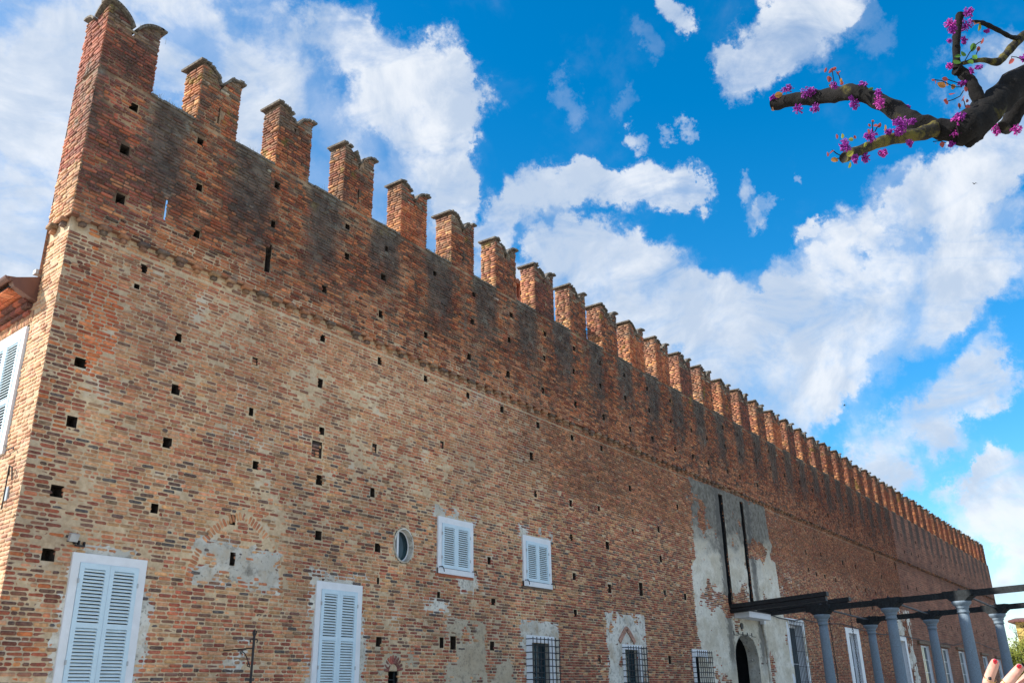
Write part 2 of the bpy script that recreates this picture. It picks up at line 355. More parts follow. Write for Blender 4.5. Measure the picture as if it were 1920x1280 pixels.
def glass_mat():
    mt, nt = new_mat('window_glass')
    P = geo_pos(nt)
    c = nt.mix(nt.ss(nt.noise(P, 1.2, 3, 0.5), 0.35, 0.65), (0.006, 0.020, 0.030), (0.015, 0.045, 0.06))  # darkness of the rooms behind is painted into the pane colour
    finish(nt, c, 0.06, nt.noise(P, 2.0, 2, 0.5), 0.1, 0.01, 0.0, 0.45)
    return mt
M_GLASS = glass_mat()

# ================================================================== objects
def link(name, me, mat=None, parent=None, loc=None):
    o = bpy.data.objects.new(name, me); COL.objects.link(o)
    if mat is not None and me is not None and not me.materials: me.materials.append(mat)
    if parent is not None: o.parent = parent
    if loc is not None: o.location = loc
    return o

def tag(o, label=None, category=None, group=None, kind=None):
    if label: o['label'] = label
    if category: o['category'] = category
    if group: o['group'] = group
    if kind: o['kind'] = kind
    return o

def thing(name, label, category, loc=(0, 0, 0), group=None):
    o = bpy.data.objects.new(name, None); COL.objects.link(o)
    o.empty_display_size = 0.2
    o.location = loc
    return tag(o, label, category, group)

class MB:
    """collects shapes as vertex/face lists; build() links them as one mesh"""
    def __init__(s): s.v = []; s.f = []
    def add(s, vs, fs):
        b = len(s.v); s.v.extend([tuple(v) for v in vs]); s.f.extend([tuple(i + b for i in f) for f in fs]); return s
    def box(s, a, b):
        x0, y0, z0 = a; x1, y1, z1 = b
        return s.add([(x0,y0,z0),(x1,y0,z0),(x1,y1,z0),(x0,y1,z0),(x0,y0,z1),(x1,y0,z1),(x1,y1,z1),(x0,y1,z1)],
                     [(0,3,2,1),(4,5,6,7),(0,1,5,4),(1,2,6,5),(2,3,7,6),(3,0,4,7)])
    def obox(s, c, ax, ay, az, hx, hy, hz):
        c = Vector(c); ax = Vector(ax).normalized() * hx; ay = Vector(ay).normalized() * hy; az = Vector(az).normalized() * hz
        vs = [c + ax * i + ay * j + az * k for k in (-1, 1) for i, j in ((-1,-1),(1,-1),(1,1),(-1,1))]
        return s.add(vs, [(0,3,2,1),(4,5,6,7),(0,1,5,4),(1,2,6,5),(2,3,7,6),(3,0,4,7)])
    def tube(s, pts, rad, n=8, cap=True):
        pts = [Vector(p) for p in pts]
        if not isinstance(rad, (list, tuple)): rad = [rad] * len(pts)
        rings = []
        up = Vector((0.13, 0.2, 1)).normalized()
        for i, p in enumerate(pts):
            t = (pts[min(i + 1, len(pts) - 1)] - pts[max(i - 1, 0)]).normalized()
            if abs(t.dot(up)) > 0.97: up = Vector((1, 0.1, 0)).normalized()
            u = t.cross(up).normalized(); w = t.cross(u)
            rings.append([p + (u * math.cos(a) + w * math.sin(a)) * rad[i] for a in [2 * math.pi * k / n for k in range(n)]])
        vs = [v for r in rings for v in r]; fs = []
        for i in range(len(pts) - 1):
            for k in range(n):
                fs.append((i*n+k, i*n+(k+1)%n, (i+1)*n+(k+1)%n, (i+1)*n+k))
        if cap: fs.append(tuple(range(n))); fs.append(tuple(reversed(range((len(pts)-1)*n, len(pts)*n))))
        return s.add(vs, fs)
    def lathe(s, c, prof, n=24):
        """prof: (radius, z) pairs"""
        vs = []; fs = []
        for r, z in prof:
            for k in range(n):
                a = 2 * math.pi * k / n
                vs.append((c[0] + r * math.cos(a), c[1] + r * math.sin(a), c[2] + z))
        for i in range(len(prof) - 1):
            for k in range(n): fs.append((i*n+k, i*n+(k+1)%n, (i+1)*n+(k+1)%n, (i+1)*n+k))
        fs.append(tuple(reversed(range(n)))); fs.append(tuple(range((len(prof)-1)*n, len(prof)*n)))
        return s.add(vs, fs)
    def build(s, name, mat, parent=None, smooth=False, loc=None):
        me = bpy.data.meshes.new(name); me.from_pydata(s.v, [], s.f); me.update()
        if smooth: me.shade_smooth()
        return link(name, me, mat, parent, loc)

def np_mesh(name, verts, loops, totals, mat, parent=None, col=None, kind=None, smooth=False):
    me = bpy.data.meshes.new(name)
    nv, nl, npoly = len(verts), len(loops), len(totals)
    me.vertices.add(nv); me.vertices.foreach_set('co', np.asarray(verts, np.float32).ravel())
    me.loops.add(nl); me.loops.foreach_set('vertex_index', np.asarray(loops, np.int32))
    me.polygons.add(npoly)
    totals = np.asarray(totals, np.int32)
    me.polygons.foreach_set('loop_start', np.concatenate(([0], np.cumsum(totals)[:-1])).astype(np.int32))
    me.polygons.foreach_set('loop_total', totals)
    me.update(calc_edges=True)
    if col is not None:
        a = me.attributes.new('bcol', 'FLOAT_COLOR', 'POINT')
        c4 = np.ones((nv, 4), np.float32); c4[:, :3] = col
        a.data.foreach_set('color', c4.ravel())
    if smooth: me.shade_smooth()
    o = link(name, me, mat, parent)
    if kind: o['kind'] = kind
    return o

# ------------------------------------------------------------------ value noise in numpy
_lat = rng.random((256, 256)).astype(np.float32)
def vnoise(u, v):
    iu = np.floor(u).astype(int); iv = np.floor(v).astype(int)
    fu = u - iu; fv = v - iv
    fu = fu * fu * (3 - 2 * fu); fv = fv * fv * (3 - 2 * fv)
    g = lambda a, b: _lat[a % 256, b % 256]
    return (g(iu, iv) * (1 - fu) + g(iu + 1, iv) * fu) * (1 - fv) + (g(iu, iv + 1) * (1 - fu) + g(iu + 1, iv + 1) * fu) * fv
def fbm(u, v, o=4):
    s = 0; a = 1; t = 0
    for i in range(o):
        s = s + a * vnoise(u * 2 ** i + 17 * i, v * 2 ** i + 31 * i); t += a; a *= 0.55
    return s / t

# ================================================================== ground
mt, nt = new_mat('gravel_ground')
P = geo_pos(nt)
c = nt.mix(nt.ss(nt.noise(P, 0.4, 8, 0.65), 0.35, 0.65), (0.42, 0.385, 0.315), (0.56, 0.515, 0.435))  # unseen ground, kept pale so it bounces light onto the wall
c = nt.mix(nt.ss(nt.noise(P, 30, 3, 0.6), 0.4, 0.7, 0, 0.4), c, (0.18, 0.165, 0.14))
finish(nt, c, 0.95, nt.noise(P, 25, 6, 0.7), 0.6, 0.02)
g = MB().add([(-1500, -1500, GROUND), (1500, -1500, GROUND), (1500, 1500, GROUND), (-1500, 1500, GROUND)], [(0, 1, 2, 3)]).build('ground', mt)
tag(g, kind='structure')

# ================================================================== castle
castle = thing('castle', 'long brick castle with a row of swallow-tailed merlons along its top', 'castle', (XA, D, GROUND))
def child(o, parent=None):
    """parent keeping world coordinates (all castle meshes are written in world coordinates)"""
    p = parent or castle
    o.parent = p
    o.matrix_parent_inverse = Matrix.Translation(-world_loc(p))
    return o
def world_loc(o):
    return Vector((XA, D, GROUND)) if o is castle else (Vector(o.get('_w', (0, 0, 0))))
# castle parts keep their own origin at the castle's base corner: shift is done by the parent inverse
def CP(o): return child(o)
def SP(o, parent):
    o.parent = parent
    o.matrix_parent_inverse = (Matrix.Translation(Vector((XA, D, GROUND))) @ Matrix.Translation(-Vector((XA, D, GROUND)))).inverted()
    return o

class Face:
    def __init__(s, o, u, n): s.o = np.array(o, float); s.u = np.array(u, float); s.n = np.array(n, float)
    def pts(s, u, n, z):
        r = s.o[None, :] + u[:, None] * s.u[None, :] + n[:, None] * s.n[None, :]
        r[:, 2] += z
        return r
sl = math.hypot(1, SKEW)
F_LOW = Face((0, D, 0), (1, 0, 0), (0, -1, 0))
F_UP = Face((0, UPY, 0), (1, 0, 0), (0, -1, 0))
F_SIDE = Face((XA, D, 0), (SKEW / sl, 1 / sl, 0), (-1 / sl, SKEW / sl, 0))
F_SIDE_UP = Face((XA - 0.06, UPY, 0), (SKEW / sl, 1 / sl, 0), (-1 / sl, SKEW / sl, 0))

# ---- scaffold (putlog) holes: centres measured on the wall
HOLES = [(7.27,3.17,.20,.19),(7.29,2.18,.20,.19),(7.30,5.35,.19,.17),(7.31,4.33,.19,.18),(7.40,9.55,.17,.19),(7.44,10.53,.18,.17),(7.46,8.53,.19,.2),
 (8.09,7.05,.11,.10),(8.17,7.43,.12,.16),(8.93,10.55,.14,.16),(9.02,9.54,.15,.17),(9.02,3.16,.15,.18),(9.05,6.36,.15,.18),(9.10,8.53,.15,.18),
 (9.10,4.34,.16,.18),(9.13,5.36,.15,.18),(10.66,3.20,.15,.20),(10.72,2.48,.14,.26),(10.85,5.34,.13,.17),(10.90,9.54,.12,.16),(10.91,10.5,.14,.17),(11.07,4.31,.14,.18),
 (12.46,8.57,.13,.17),(12.59,6.40,.14,.20),(12.59,7.46,.15,.18),(12.72,5.37,.14,.18),(12.73,4.31,.17,.2),(12.81,3.18,.16,.18),(13.04,10.42,.15,.16),(13.09,9.66,.15,.17),
 (14.26,8.58,.15,.18),(14.32,9.58,.15,.17),(14.34,4.31,.15,.2),(14.39,10.4,.13,.15),(14.39,7.45,.14,.17),(14.55,3.12,.16,.18),(14.62,2.43,.08,.14),(14.69,1.16,.16,.20),
 (15.92,8.57,.15,.18),(16.05,7.46,.14,.17),(16.23,10.42,.15,.16),(16.56,4.29,.17,.19),(16.66,2.28,.12,.16),(16.78,1.22,.17,.22),(17.2,1.24,.24,.3),
 (17.68,8.51,.15,.2),(17.75,7.46,.14,.17),(17.82,9.57,.15,.17),(17.89,10.42,.15,.16),(18.63,3.27,.16,.2),(18.71,1.21,.18,.22),(18.79,2.26,.16,.16),
 (19.28,7.45,.15,.18),(19.46,8.52,.16,.2),(19.56,9.58,.15,.17),(19.68,10.4,.15,.16),(20.68,6.40,.17,.24),(20.83,5.34,.15,.18),(21.07,7.41,.15,.18),(21.24,8.49,.16,.2),
 (21.38,9.56,.15,.17),(21.46,10.39,.15,.16),(22.67,4.34,.17,.2),(22.70,5.36,.16,.2),(22.70,2.22,.17,.2),(22.73,3.24,.17,.2),(22.95,7.43,.16,.18),(23.06,9.61,.15,.18),(23.07,8.51,.16,.2),
 (23.15,10.41,.15,.16),(24.36,5.45,.15,.17),(24.73,9.57,.15,.18),(24.74,7.46,.16,.18),(24.75,3.06,.2,.26),(24.77,4.36,.22,.24),(24.78,10.4,.15,.16),(24.82,8.51,.16,.2),
 (26.43,9.58,.16,.18),(26.47,10.43,.15,.16),(26.5,6.45,.17,.2),(26.63,8.51,.17,.2),(26.8,3.2,.24,.42),(28.17,10.39,.15,.16),(28.21,9.57,.16,.18),(28.29,8.51,.17,.2),
 (28.4,4.33,.18,.22),(28.41,5.33,.17,.2),(28.49,1.08,.2,.26),(29.93,9.58,.16,.18),(30.03,10.39,.15,.16),(30.07,6.36,.17,.2),(30.09,8.52,.17,.2),(30.09,3.2,.18,.22),
 (31.66,8.53,.17,.2),(31.74,9.61,.16,.18),(33.1,8.57,.17,.2),(33.19,9.6,.16,.18),(35.0,10.45,.16,.17),(35.01,8.57,.17,.2),(35.01,9.64,.16,.18),(36.31,8.56,.17,.2),
 (36.56,10.49,.16,.17),(36.56,9.66,.16,.18),(38.3,8.57,.17,.2),(38.46,9.67,.16,.18),(38.52,10.5,.16,.17),(40.3,9.69,.17,.18),(40.3,10.51,.16,.17),(42.12,9.69,.17,.18),
 (42.22,10.55,.16,.17),(44.08,6.28,.2,.22),(44.12,5.45,.2,.22),(44.24,9.72,.2,.2),(44.43,10.5,.17,.17),(45.25,5.36,.2,.22),(46.39,6.43,.2,.22),(46.56,5.35,.2,.22),
 (48.17,10.5,.2,.2),(48.29,5.34,.2,.22),(50.01,6.4,.22,.24),(52.03,5.26,.22,.24),(52.36,6.41,.22,.24),(53.67,5.25,.22,.24),(55.72,5.23,.22,.24),(56.78,7.4,.26,.5),
 (57.67,6.33,.22,.24),(61.53,7.35,.26,.5),(63.93,6.25,.24,.26),(66.43,6.31,.24,.26)]
for k in range(26):
    xk = 46.2 + 2.0 * k
    if xk < 97:
        for zz in (9.65, 8.6):
            if rng.random() < 0.75: HOLES.append((xk + rng.normal(0, .15), zz + rng.normal(0, .04), .18, .2))
        if rng.random() < 0.45: HOLES.append((xk + rng.normal(0, .3), 4.3 + rng.normal(0, .1), .22, .24))
# filled-in holes: same outline, bricked up slightly recessed
FILLED = [(10.82,6.40,.15,.17),(14.33,5.32,.16,.2),(12.62,4.95,.30,.34),(21.0,4.32,.15,.18),(24.4,6.4,.15,.18),(26.5,5.0,.15,.2),(16.7,5.9,.15,.17),(26.75,2.1,.2,.2),(28.5,3.2,.18,.22),(23.9,1.0,.2,.24)]
SLITS = [(8.37, 8.72, .05, .42)]          # loopholes that go right through the parapet

# ---- openings cut in the masonry, as rectangles (x0,x1,z0,z1)
WIN_SH = [  # shuttered windows: frame outer x0,x1,z0,z1, inner, middle rail
    dict(x0=7.67, x1=8.98, z0=-0.55, z1=2.27, rail=1.18, label='shutter'),
    dict(x0=12.81, x1=14.10, z0=-0.55, z1=2.27, rail=1.18),
    dict(x0=16.56, x1=17.92, z0=2.77, z1=4.11, rail=None),
    dict(x0=20.10, x1=21.46, z0=2.77, z1=4.11, rail=None)]
WIN_GR = [dict(x0=20.17, x1=21.50, z0=-0.4, z1=1.53, ox0=20.42, ox1=21.25, oz1=1.35),
          dict(x0=25.27, x1=26.52, z0=-0.4, z1=1.47, ox0=25.42, ox1=26.28, oz1=1.32),
          dict(x0=30.20, x1=31.45, z0=-0.4, z1=1.47, ox0=30.42, ox1=31.28, oz1=1.21)]
WIN_T = [dict(x0=39.95, x1=42.25, z0=-0.5, z1=3.04, ox0=40.28, ox1=41.98, oz1=2.80, grate=True),
         dict(x0=48.57, x1=50.95, z0=-0.5, z1=3.05, ox0=49.08, ox1=50.45, oz1=2.79),
         dict(x0=58.9, x1=61.0, z0=-0.5, z1=3.08, ox0=59.3, ox1=60.6, oz1=2.80)]
WIN_F = [(64.66, 66.72, 2.70), (70.75, 72.64, 2.69), (76.48, 78.48, 2.66), (86.0, 87.9, 2.53), (92.8, 94.5, 2.42)]
OVAL = (15.40, 3.27, .30, .36)
ARCH = dict(x0=34.0, x1=36.32, zs=1.25, top=2.15)
SMALLARCH = (15.03, 15.31, -0.3, 0.59)

low_rects = [(x - w/2, x + w/2, z - h/2, z + h/2) for x, z, w, h in HOLES + FILLED if z < BAND]
for w in WIN_SH: low_rects.append((w['x0'], w['x1'], w['z0'], w['z1']))
for w in WIN_GR + WIN_T: low_rects.append((w['ox0'], w['ox1'], -0.3, w['oz1']))
for a, b, t in WIN_F: low_rects.append((a, b, -0.3, t))
for _i in range(-8, 8):
    _t = (_i + .5) / 8
    _w = .345 * math.sqrt(1 - _t * _t)
    low_rects.append((OVAL[0] - _w, OVAL[0] + _w, OVAL[1] + .40 * _i / 8, OVAL[1] + .40 * (_i + 1) / 8))
low_rects += [(ARCH['x0'], ARCH['x1'], GROUND, ARCH['top']),
              SMALLARCH, (33.90, 34.30, 3.2, 7.48), (36.12, 36.46, 3.2, 7.52)]
for w in WIN_SH + WIN_GR: pass
HOLES.append((10.84, 8.66, .15, .55)); HOLES.append((10.87, 8.92, .06, .2))
up_rects = [(x - w/2, x + w/2, z - h/2, z + h/2) for x, z, w, h in HOLES + SLITS if z > BAND]

# plaster areas hide bricks: only used to skip bricks wholly covered
def in_gate(x, z):
    lf = 30.85 + 0.45 * (z > 4.6); rt = 39.75 - 0.10 * max(0, z - 3) - 0.3 * (z > 6.0)
    return lf < x < rt and z < 7.55

# ---- laying bricks
def lay(u0, u1, z0, z1, rects, course=0.0704, cond=None, hdr=0.38, L=0.235, xlim=None):
    out = []
    nrow = int((z1 - z0) / course)
    for i in range(nrow):
        za = z0 + i * course; zb = za + course - rng.uniform(0.012, 0.019)
        act = [r for r in rects if r[2] < zb and r[3] > za]
        u = u0 + rng.uniform(-0.1, 0.0)
        while u < u1:
            l = (rng.uniform(0.09, 0.125) if rng.random() < hdr else L * rng.uniform(0.86, 1.1))
            a = max(u, u0); b = min(u + l, u1)
            u += l + rng.uniform(0.010, 0.022)
            if b - a < 0.045: continue
            ok = True
            for r in act:
                if b > r[0] and a < r[1]:
                    if r[0] - a > 0.05: b = r[0] + (rng.uniform(-.03, .028) if r[1] - r[0] < .3 else -.006)
                    elif b - r[1] > 0.05: a = r[1] + (rng.uniform(-.028, .03) if r[1] - r[0] < .3 else .006)
                    else: ok = False; break
            if not ok or b - a < 0.045: continue
            if cond is not None and not cond((a + b) / 2, (za + zb) / 2): continue
            h = rng.uniform(0, 0.007)
            out.append((a, b, za + h * rng.random(), zb - h * rng.random()))
    return np.array(out) if out else np.zeros((0, 4))

def S(*l): return np.array([srgb(*c) for c in l]) * 1.3
PAL_LOW = S((176,134,98),(182,140,108),(168,122,90),(190,132,98),(178,112,82),(160,98,76),(142,80,64),(128,62,52),(112,80,70),(86,66,64),(74,70,74),(150,118,92),(120,98,80),(196,146,104))
W_LOW = np.array([.13,.11,.12,.08,.09,.09,.08,.055,.06,.05,.045,.06,.04,.03]); W_LOW /= W_LOW.sum()
PAL_UP = S((150,82,54),(178,104,66),(188,118,78),(128,64,46),(112,54,44),(98,58,50),(84,60,54),(138,92,70),(160,78,50),(78,66,62))
W_UP = np.array([.17,.15,.09,.14,.11,.09,.07,.08,.07,.05]); W_UP /= W_UP.sum()
PAL_MAR = S((118,62,56),(100,52,50),(134,70,58),(90,56,54),(150,84,64),(84,50,48)); W_MAR = np.ones(6) / 6
PAL_OR = S((190,108,66),(176,92,56),(200,122,80),(160,76,50),(184,102,70)); W_OR = np.ones(5) / 5
PAL_SIDE = S((186,146,112),(194,154,118),(180,136,104),(172,124,98),(198,162,128),(158,116,94),(148,118,100)); W_SIDE = np.array([.2,.2,.2,.15,.1,.1,.05])
PAL_CREN = S((110,98,86),(134,122,106),(92,78,68),(176,168,150),(116,90,72)); W_CREN = np.array([.3,.2,.25,.05,.2])

def pick(pal, w, n):
    c = pal[rng.choice(len(pal), n, p=w)]
    g = c.mean(1, keepdims=True); c = (g + (c - g) * 1.0) * np.array([1.0, .955, .95])
    return c * (rng.uniform(0.82, 1.18, (n, 1)) * rng.uniform(0.95, 1.05, (n, 3)))
def colours(x, z, base=None):
    n = len(x); zn = z + (fbm(x * .7 + 5, z * .7) - .5) * 1.2
    c = pick(PAL_LOW, W_LOW, n)
        # high in the middle of the lower wall the bricks are more even and rosier
    s = np.clip((zn - 4.2) / 2, 0, 1)[:, None] * 0.35
    c = c * (1 - s) + S((170, 116, 90)) * s
    red = rng.random(n) < np.clip((x - 15) / 22, 0, .42) + np.clip((1.9 - zn) * .2, 0, .3)
    c[red] = pick(S((150,82,66),(136,70,58),(160,96,74),(118,60,52),(104,72,66)), np.ones(5) / 5, red.sum())
    # browner belt right of x = 20
    belt = (zn > 5.5) & (x + fbm(x * .3, z * .3) * 6 > 22) & (rng.random(n) < .85)
    c[belt] = pick(S((150,96,68),(134,78,56),(164,108,76),(112,66,50),(126,88,66)), np.ones(5) / 5, belt.sum())
    q = (x < XA + .55 + .25 * (vnoise(x * 0, z * 3) > .5)) & (rng.random(n) < .75)
    c[q] = pick(S((140,72,54),(176,100,60),(110,60,50),(128,84,68),(92,66,60),(196,128,78)), np.array([.25,.17,.2,.18,.15,.05]), q.sum())
    o = (x > 7.2) & (x < 7.82) & (z > 5.15) & (z < 6.95) & ~((x > 7.6) & (z < 5.6))
    c[o] = pick(PAL_OR, W_OR, o.sum())
    o2 = (x > 9.6) & (x < 10.05) & (z < 2.0) & (rng.random(n) < .7)
    c[o2] = pick(S((168,88,66),(150,72,56),(184,104,78)), np.ones(3) / 3, o2.sum())
    # upper wall
    u = z > BAND - .05
    c[u] = pick(PAL_UP, W_UP, u.sum()) * .70
    mm = u & (x < 8.1 - (z - 10.5) * .1 + .3 * (vnoise(z * 2, x * 2) - .5)) & (rng.random(n) < .85)
    c[mm] = pick(PAL_MAR, W_MAR, mm.sum())
    lo = u & (rng.random(n) < np.clip((9.3 - zn) * .5, 0, .6))
    c[lo] = pick(S((170,108,74),(182,122,84),(150,90,64),(124,74,58),(158,108,82)), np.ones(5) / 5, lo.sum()) * .95
    gap = ((x - MX0) / PITCH) % 1 > .47
    cr = u & gap & (z > 10.45 + .4 * vnoise(x * 2, z * 0)) & (rng.random(n) < .85)
    c[cr] = pick(PAL_CREN, W_CREN, cr.sum())
    return c

BOXF = np.array([(0,1,5,4),(1,2,6,5),(2,3,7,6),(3,0,4,7),(4,5,6,7)])
def box_bricks(face, a, proud=0.008, pj=0.006, back=0.03):
    n = len(a)
    p = proud + rng.normal(0, pj, n).clip(-.012, .03)
    U = np.stack([a[:,0], a[:,1], a[:,1], a[:,0]], 1); Z = np.stack([a[:,2], a[:,2], a[:,3], a[:,3]], 1)
    U = U + rng.uniform(-.004, .004, U.shape); Z = Z + rng.uniform(-.003, .003, Z.shape) + wave(a)[:, None]
    u = np.concatenate([U, U], 1).ravel(); z = np.concatenate([Z, Z], 1).ravel()
    nn = np.concatenate([np.full((n, 4), -back), p[:, None] + rng.uniform(-.004, .004, (n, 4))], 1).ravel()
    v = face.pts(u, nn, z)
    loops = (BOXF.ravel()[None, :] + (np.arange(n) * 8)[:, None]).ravel()
    return v, loops, np.full(n * 5, 4), 8
def wave(a):
    x = (a[:,0] + a[:,1]) / 2; z = (a[:,2] + a[:,3]) / 2
    return 0.055 * (fbm(x * .25, z * .2, 3) - .5)

def octo_bricks(face, a, proud=0.010, pj=0.007, back=0.02):
    """worn bricks: an eight-cornered face with a rounded arris"""
    n = len(a)
    p = proud + rng.normal(0, pj, n).clip(-.016, .022)
    hw = (a[:,1] - a[:,0]) / 2; hh = (a[:,3] - a[:,2]) / 2
    cu = (a[:,0] + a[:,1]) / 2; cz = (a[:,2] + a[:,3]) / 2 + wave(a)
    c1 = rng.uniform(.008, .026, (n, 8)); c1 = np.minimum(c1, hh[:, None] * .85)
    k = np.array([(-1,-1,0),(1,-1,0),(1,-1,1),(1,1,1),(1,1,0),(-1,1,0),(-1,1,1),(-1,-1,1)])
    # order: corner pairs walking round; type 0 = cut along u, type 1 = cut along z
    U = np.zeros((n, 8)); Z = np.zeros((n, 8))
    for i, (su, sz, ty) in enumerate(k):
        U[:, i] = su * (hw - (c1[:, i] if ty == 0 else 0)) + rng.uniform(-.003, .003, n)
        Z[:, i] = sz * (hh - (c1[:, i] if ty == 1 else 0)) + rng.uniform(-.0025, .0025, n)
    tilt_u = rng.normal(0, .012, n); tilt_z = rng.normal(0, .03, n)
    ins = np.minimum(.009, hh * .4)
    rings = []
    for sc, off in ((0, None), (0, -.008), (1, 0)):
        uu = U * (1 - (ins / hw)[:, None] * sc); zz = Z * (1 - (ins / hh)[:, None] * sc)
        nn = np.full((n, 8), -back) if off is None else (p + off)[:, None] + tilt_u[:, None] * uu + tilt_z[:, None] * zz
        rings.append((uu + cu[:, None], nn, zz + cz[:, None]))
    u = np.concatenate([r[0] for r in rings], 1).ravel(); nn = np.concatenate([r[1] for r in rings], 1).ravel(); z = np.concatenate([r[2] for r in rings], 1).ravel()
    v = face.pts(u, nn, z)
    f = []; 
    for rr in (0, 1):
        for i in range(8): f += [rr*8+i, rr*8+(i+1)%8, (rr+1)*8+(i+1)%8, (rr+1)*8+i]
    f += [16+i for i in range(8)]
    f = np.array(f); tot = np.array([4] * 16 + [8])
    loops = (f[None, :] + (np.arange(n) * 24)[:, None]).ravel()
    return v, loops, np.tile(tot, n), 24

class Acc:
    def __init__(s): s.v = []; s.l = []; s.t = []; s.c = []; s.n = 0
    def add(s, res, col):
        v, l, t, k = res
        if len(v) == 0: return
        s.v.append(v); s.l.append(l + s.n); s.t.append(t); s.c.append(np.repeat(col, k, 0)); s.n += len(v)
    def build(s, name, parent=None, kind='stuff', smooth=False):
        o = np_mesh(name, np.concatenate(s.v), np.concatenate(s.l), np.concatenate(s.t), M_BRICK, None, np.concatenate(s.c), kind, smooth)
        return o

# ---- mortar sheets: a rough height field the bricks sit in
def sheet(name, face, us, zs, hfun, rects, mat, cond=None):
    us = np.asarray(us); zs = np.asarray(zs)
    UU, ZZ = np.meshgrid(us, zs)
    H = hfun(UU, ZZ)
    v = face.pts(UU.ravel(), H.ravel(), ZZ.ravel())
    nu, nz = len(us), len(zs)
    uc = (us[1:] + us[:-1]) / 2; zc = (zs[1:] + zs[:-1]) / 2
    keep = np.ones((nz - 1, nu - 1), bool)
    for r in rects:
        keep &= ~(((uc > r[0]) & (uc < r[1]))[None, :] & ((zc > r[2]) & (zc < r[3]))[:, None])
    if cond is not None: keep &= cond(*np.meshgrid(uc, zc))
    jj, ii = np.nonzero(keep)
    b = jj * nu + ii
    loops = np.stack([b, b + 1, b + 1 + nu, b + nu], 1).ravel()
    return np_mesh(name, v, loops, np.full(len(b), 4), mat, None, None)

def grid_with(lo, hi, step, cuts):
    g = set(np.round(np.arange(lo, hi + 1e-6, step), 4)); g.add(round(hi, 4))
    for c in cuts:
        if lo < c < hi: g.add(round(c, 4))
    return np.array(sorted(g))

NEARX = 21.5
def h_low(U, Z):
    return -0.004 + 0.016 * (fbm(U * 3.1, Z * 5.0, 4) - .5) + 0.05 * np.clip(fbm(U * .8 + 40, Z * .8, 4) - .56, 0, 1) + 0.012 * np.clip(fbm(U * 6 + 4, Z * 9, 3) - .6, 0, 1) * 3
def h_up(U, Z):
    return -0.012 + 0.014 * (fbm(U * 3.1 + 9, Z * 5.0, 4) - .5)
cx = [c for r in low_rects for c in r[:2]]; cz = [c for r in low_rects for c in r[2:]]
CP(sheet('mortar_face', F_LOW, grid_with(XA, NEARX, .035, []), grid_with(0.0, BAND, .0235, []), h_low, low_rects, M_MORTAR))
CP(sheet('mortar_face', F_LOW, grid_with(XA, NEARX, .5, cx), grid_with(GROUND, 0.0, .4, cz), lambda U, Z: U * 0 - .004, low_rects, M_MORTAR))
CP(sheet('mortar_face', F_LOW, grid_with(NEARX, GEO_X, .5, cx), grid_with(GROUND, BAND, .4, cz), lambda U, Z: U * 0 - .004, low_rects, M_MORTAR))
CP(sheet('brickwork_face', F_LOW, grid_with(GEO_X, XB, .5, cx), grid_with(GROUND, BAND, .4, cz), lambda U, Z: 0.02 * (fbm(U * .8, Z * .8) - .5), low_rects, M_FAR))
cx = [c for r in up_rects for c in r[:2]]; cz = [c for r in up_rects for c in r[2:]]
CP(sheet('mortar_face', F_UP, grid_with(XA - .06, NEARX, .035, []), grid_with(BAND, SILL, .0235, []), h_up, up_rects, M_MORTAR))
CP(sheet('mortar_face', F_UP, grid_with(NEARX, GEO_X, .5, cx), grid_with(BAND, SILL, .4, cz), lambda U, Z: U * 0 - .010, up_rects, M_MORTAR))
CP(sheet('brickwork_face', F_UP, grid_with(GEO_X, XB, .5, cx), grid_with(BAND, SILL, .4, cz), lambda U, Z: 0.02 * (fbm(U * .8, Z * .8) - .5), up_rects, M_FAR))

# ---- hole linings (boxes without a front), closed behind
hb = MB()
def lining(mb, x0, x1, z0, z1, yf, depth, through=False):
    e = .012
    x0 -= e; x1 += e; z0 -= e; z1 += e; yb = yf + depth
    vs = [(x0,yf,z0),(x1,yf,z0),(x1,yf,z1),(x0,yf,z1),(x0,yb,z0),(x1,yb,z0),(x1,yb,z1),(x0,yb,z1)]
    fs = [(0,1,5,4),(1,2,6,5),(2,3,7,6),(3,0,4,7)]
    if not through: fs.append((4,5,6,7))
    mb.add(vs, fs)
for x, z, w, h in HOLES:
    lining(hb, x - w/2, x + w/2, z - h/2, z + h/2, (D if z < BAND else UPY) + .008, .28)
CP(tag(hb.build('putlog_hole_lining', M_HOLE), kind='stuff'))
hb = MB()
for x, z, w, h in FILLED: lining(hb, x - w/2, x + w/2, z - h/2, z + h/2, D + .008, .035)
CP(tag(hb.build('blocked_hole_lining', M_HOLE), kind='stuff'))
PT = 0.60      # parapet thickness
for x, z, w, h in SLITS:
    a, b, c, d = x - w/2 - .01, x + w/2 + .01, z - h/2 - .01, z + h/2 + .01
    yo, yi = UPY + .008, UPY + PT
    vs = [(a,yo,c),(b,yo,c),(b,yo,d),(a,yo,d),(x-.12,yi,z-.30),(x+.62,yi,z-.30),(x+.62,yi,z+.75),(x-.12,yi,z+.75)]
    CP(MB().add(vs, [(0,1,5,4),(1,2,6,5),(2,3,7,6),(3,0,4,7)]).build('loophole_lining', M_CORE))

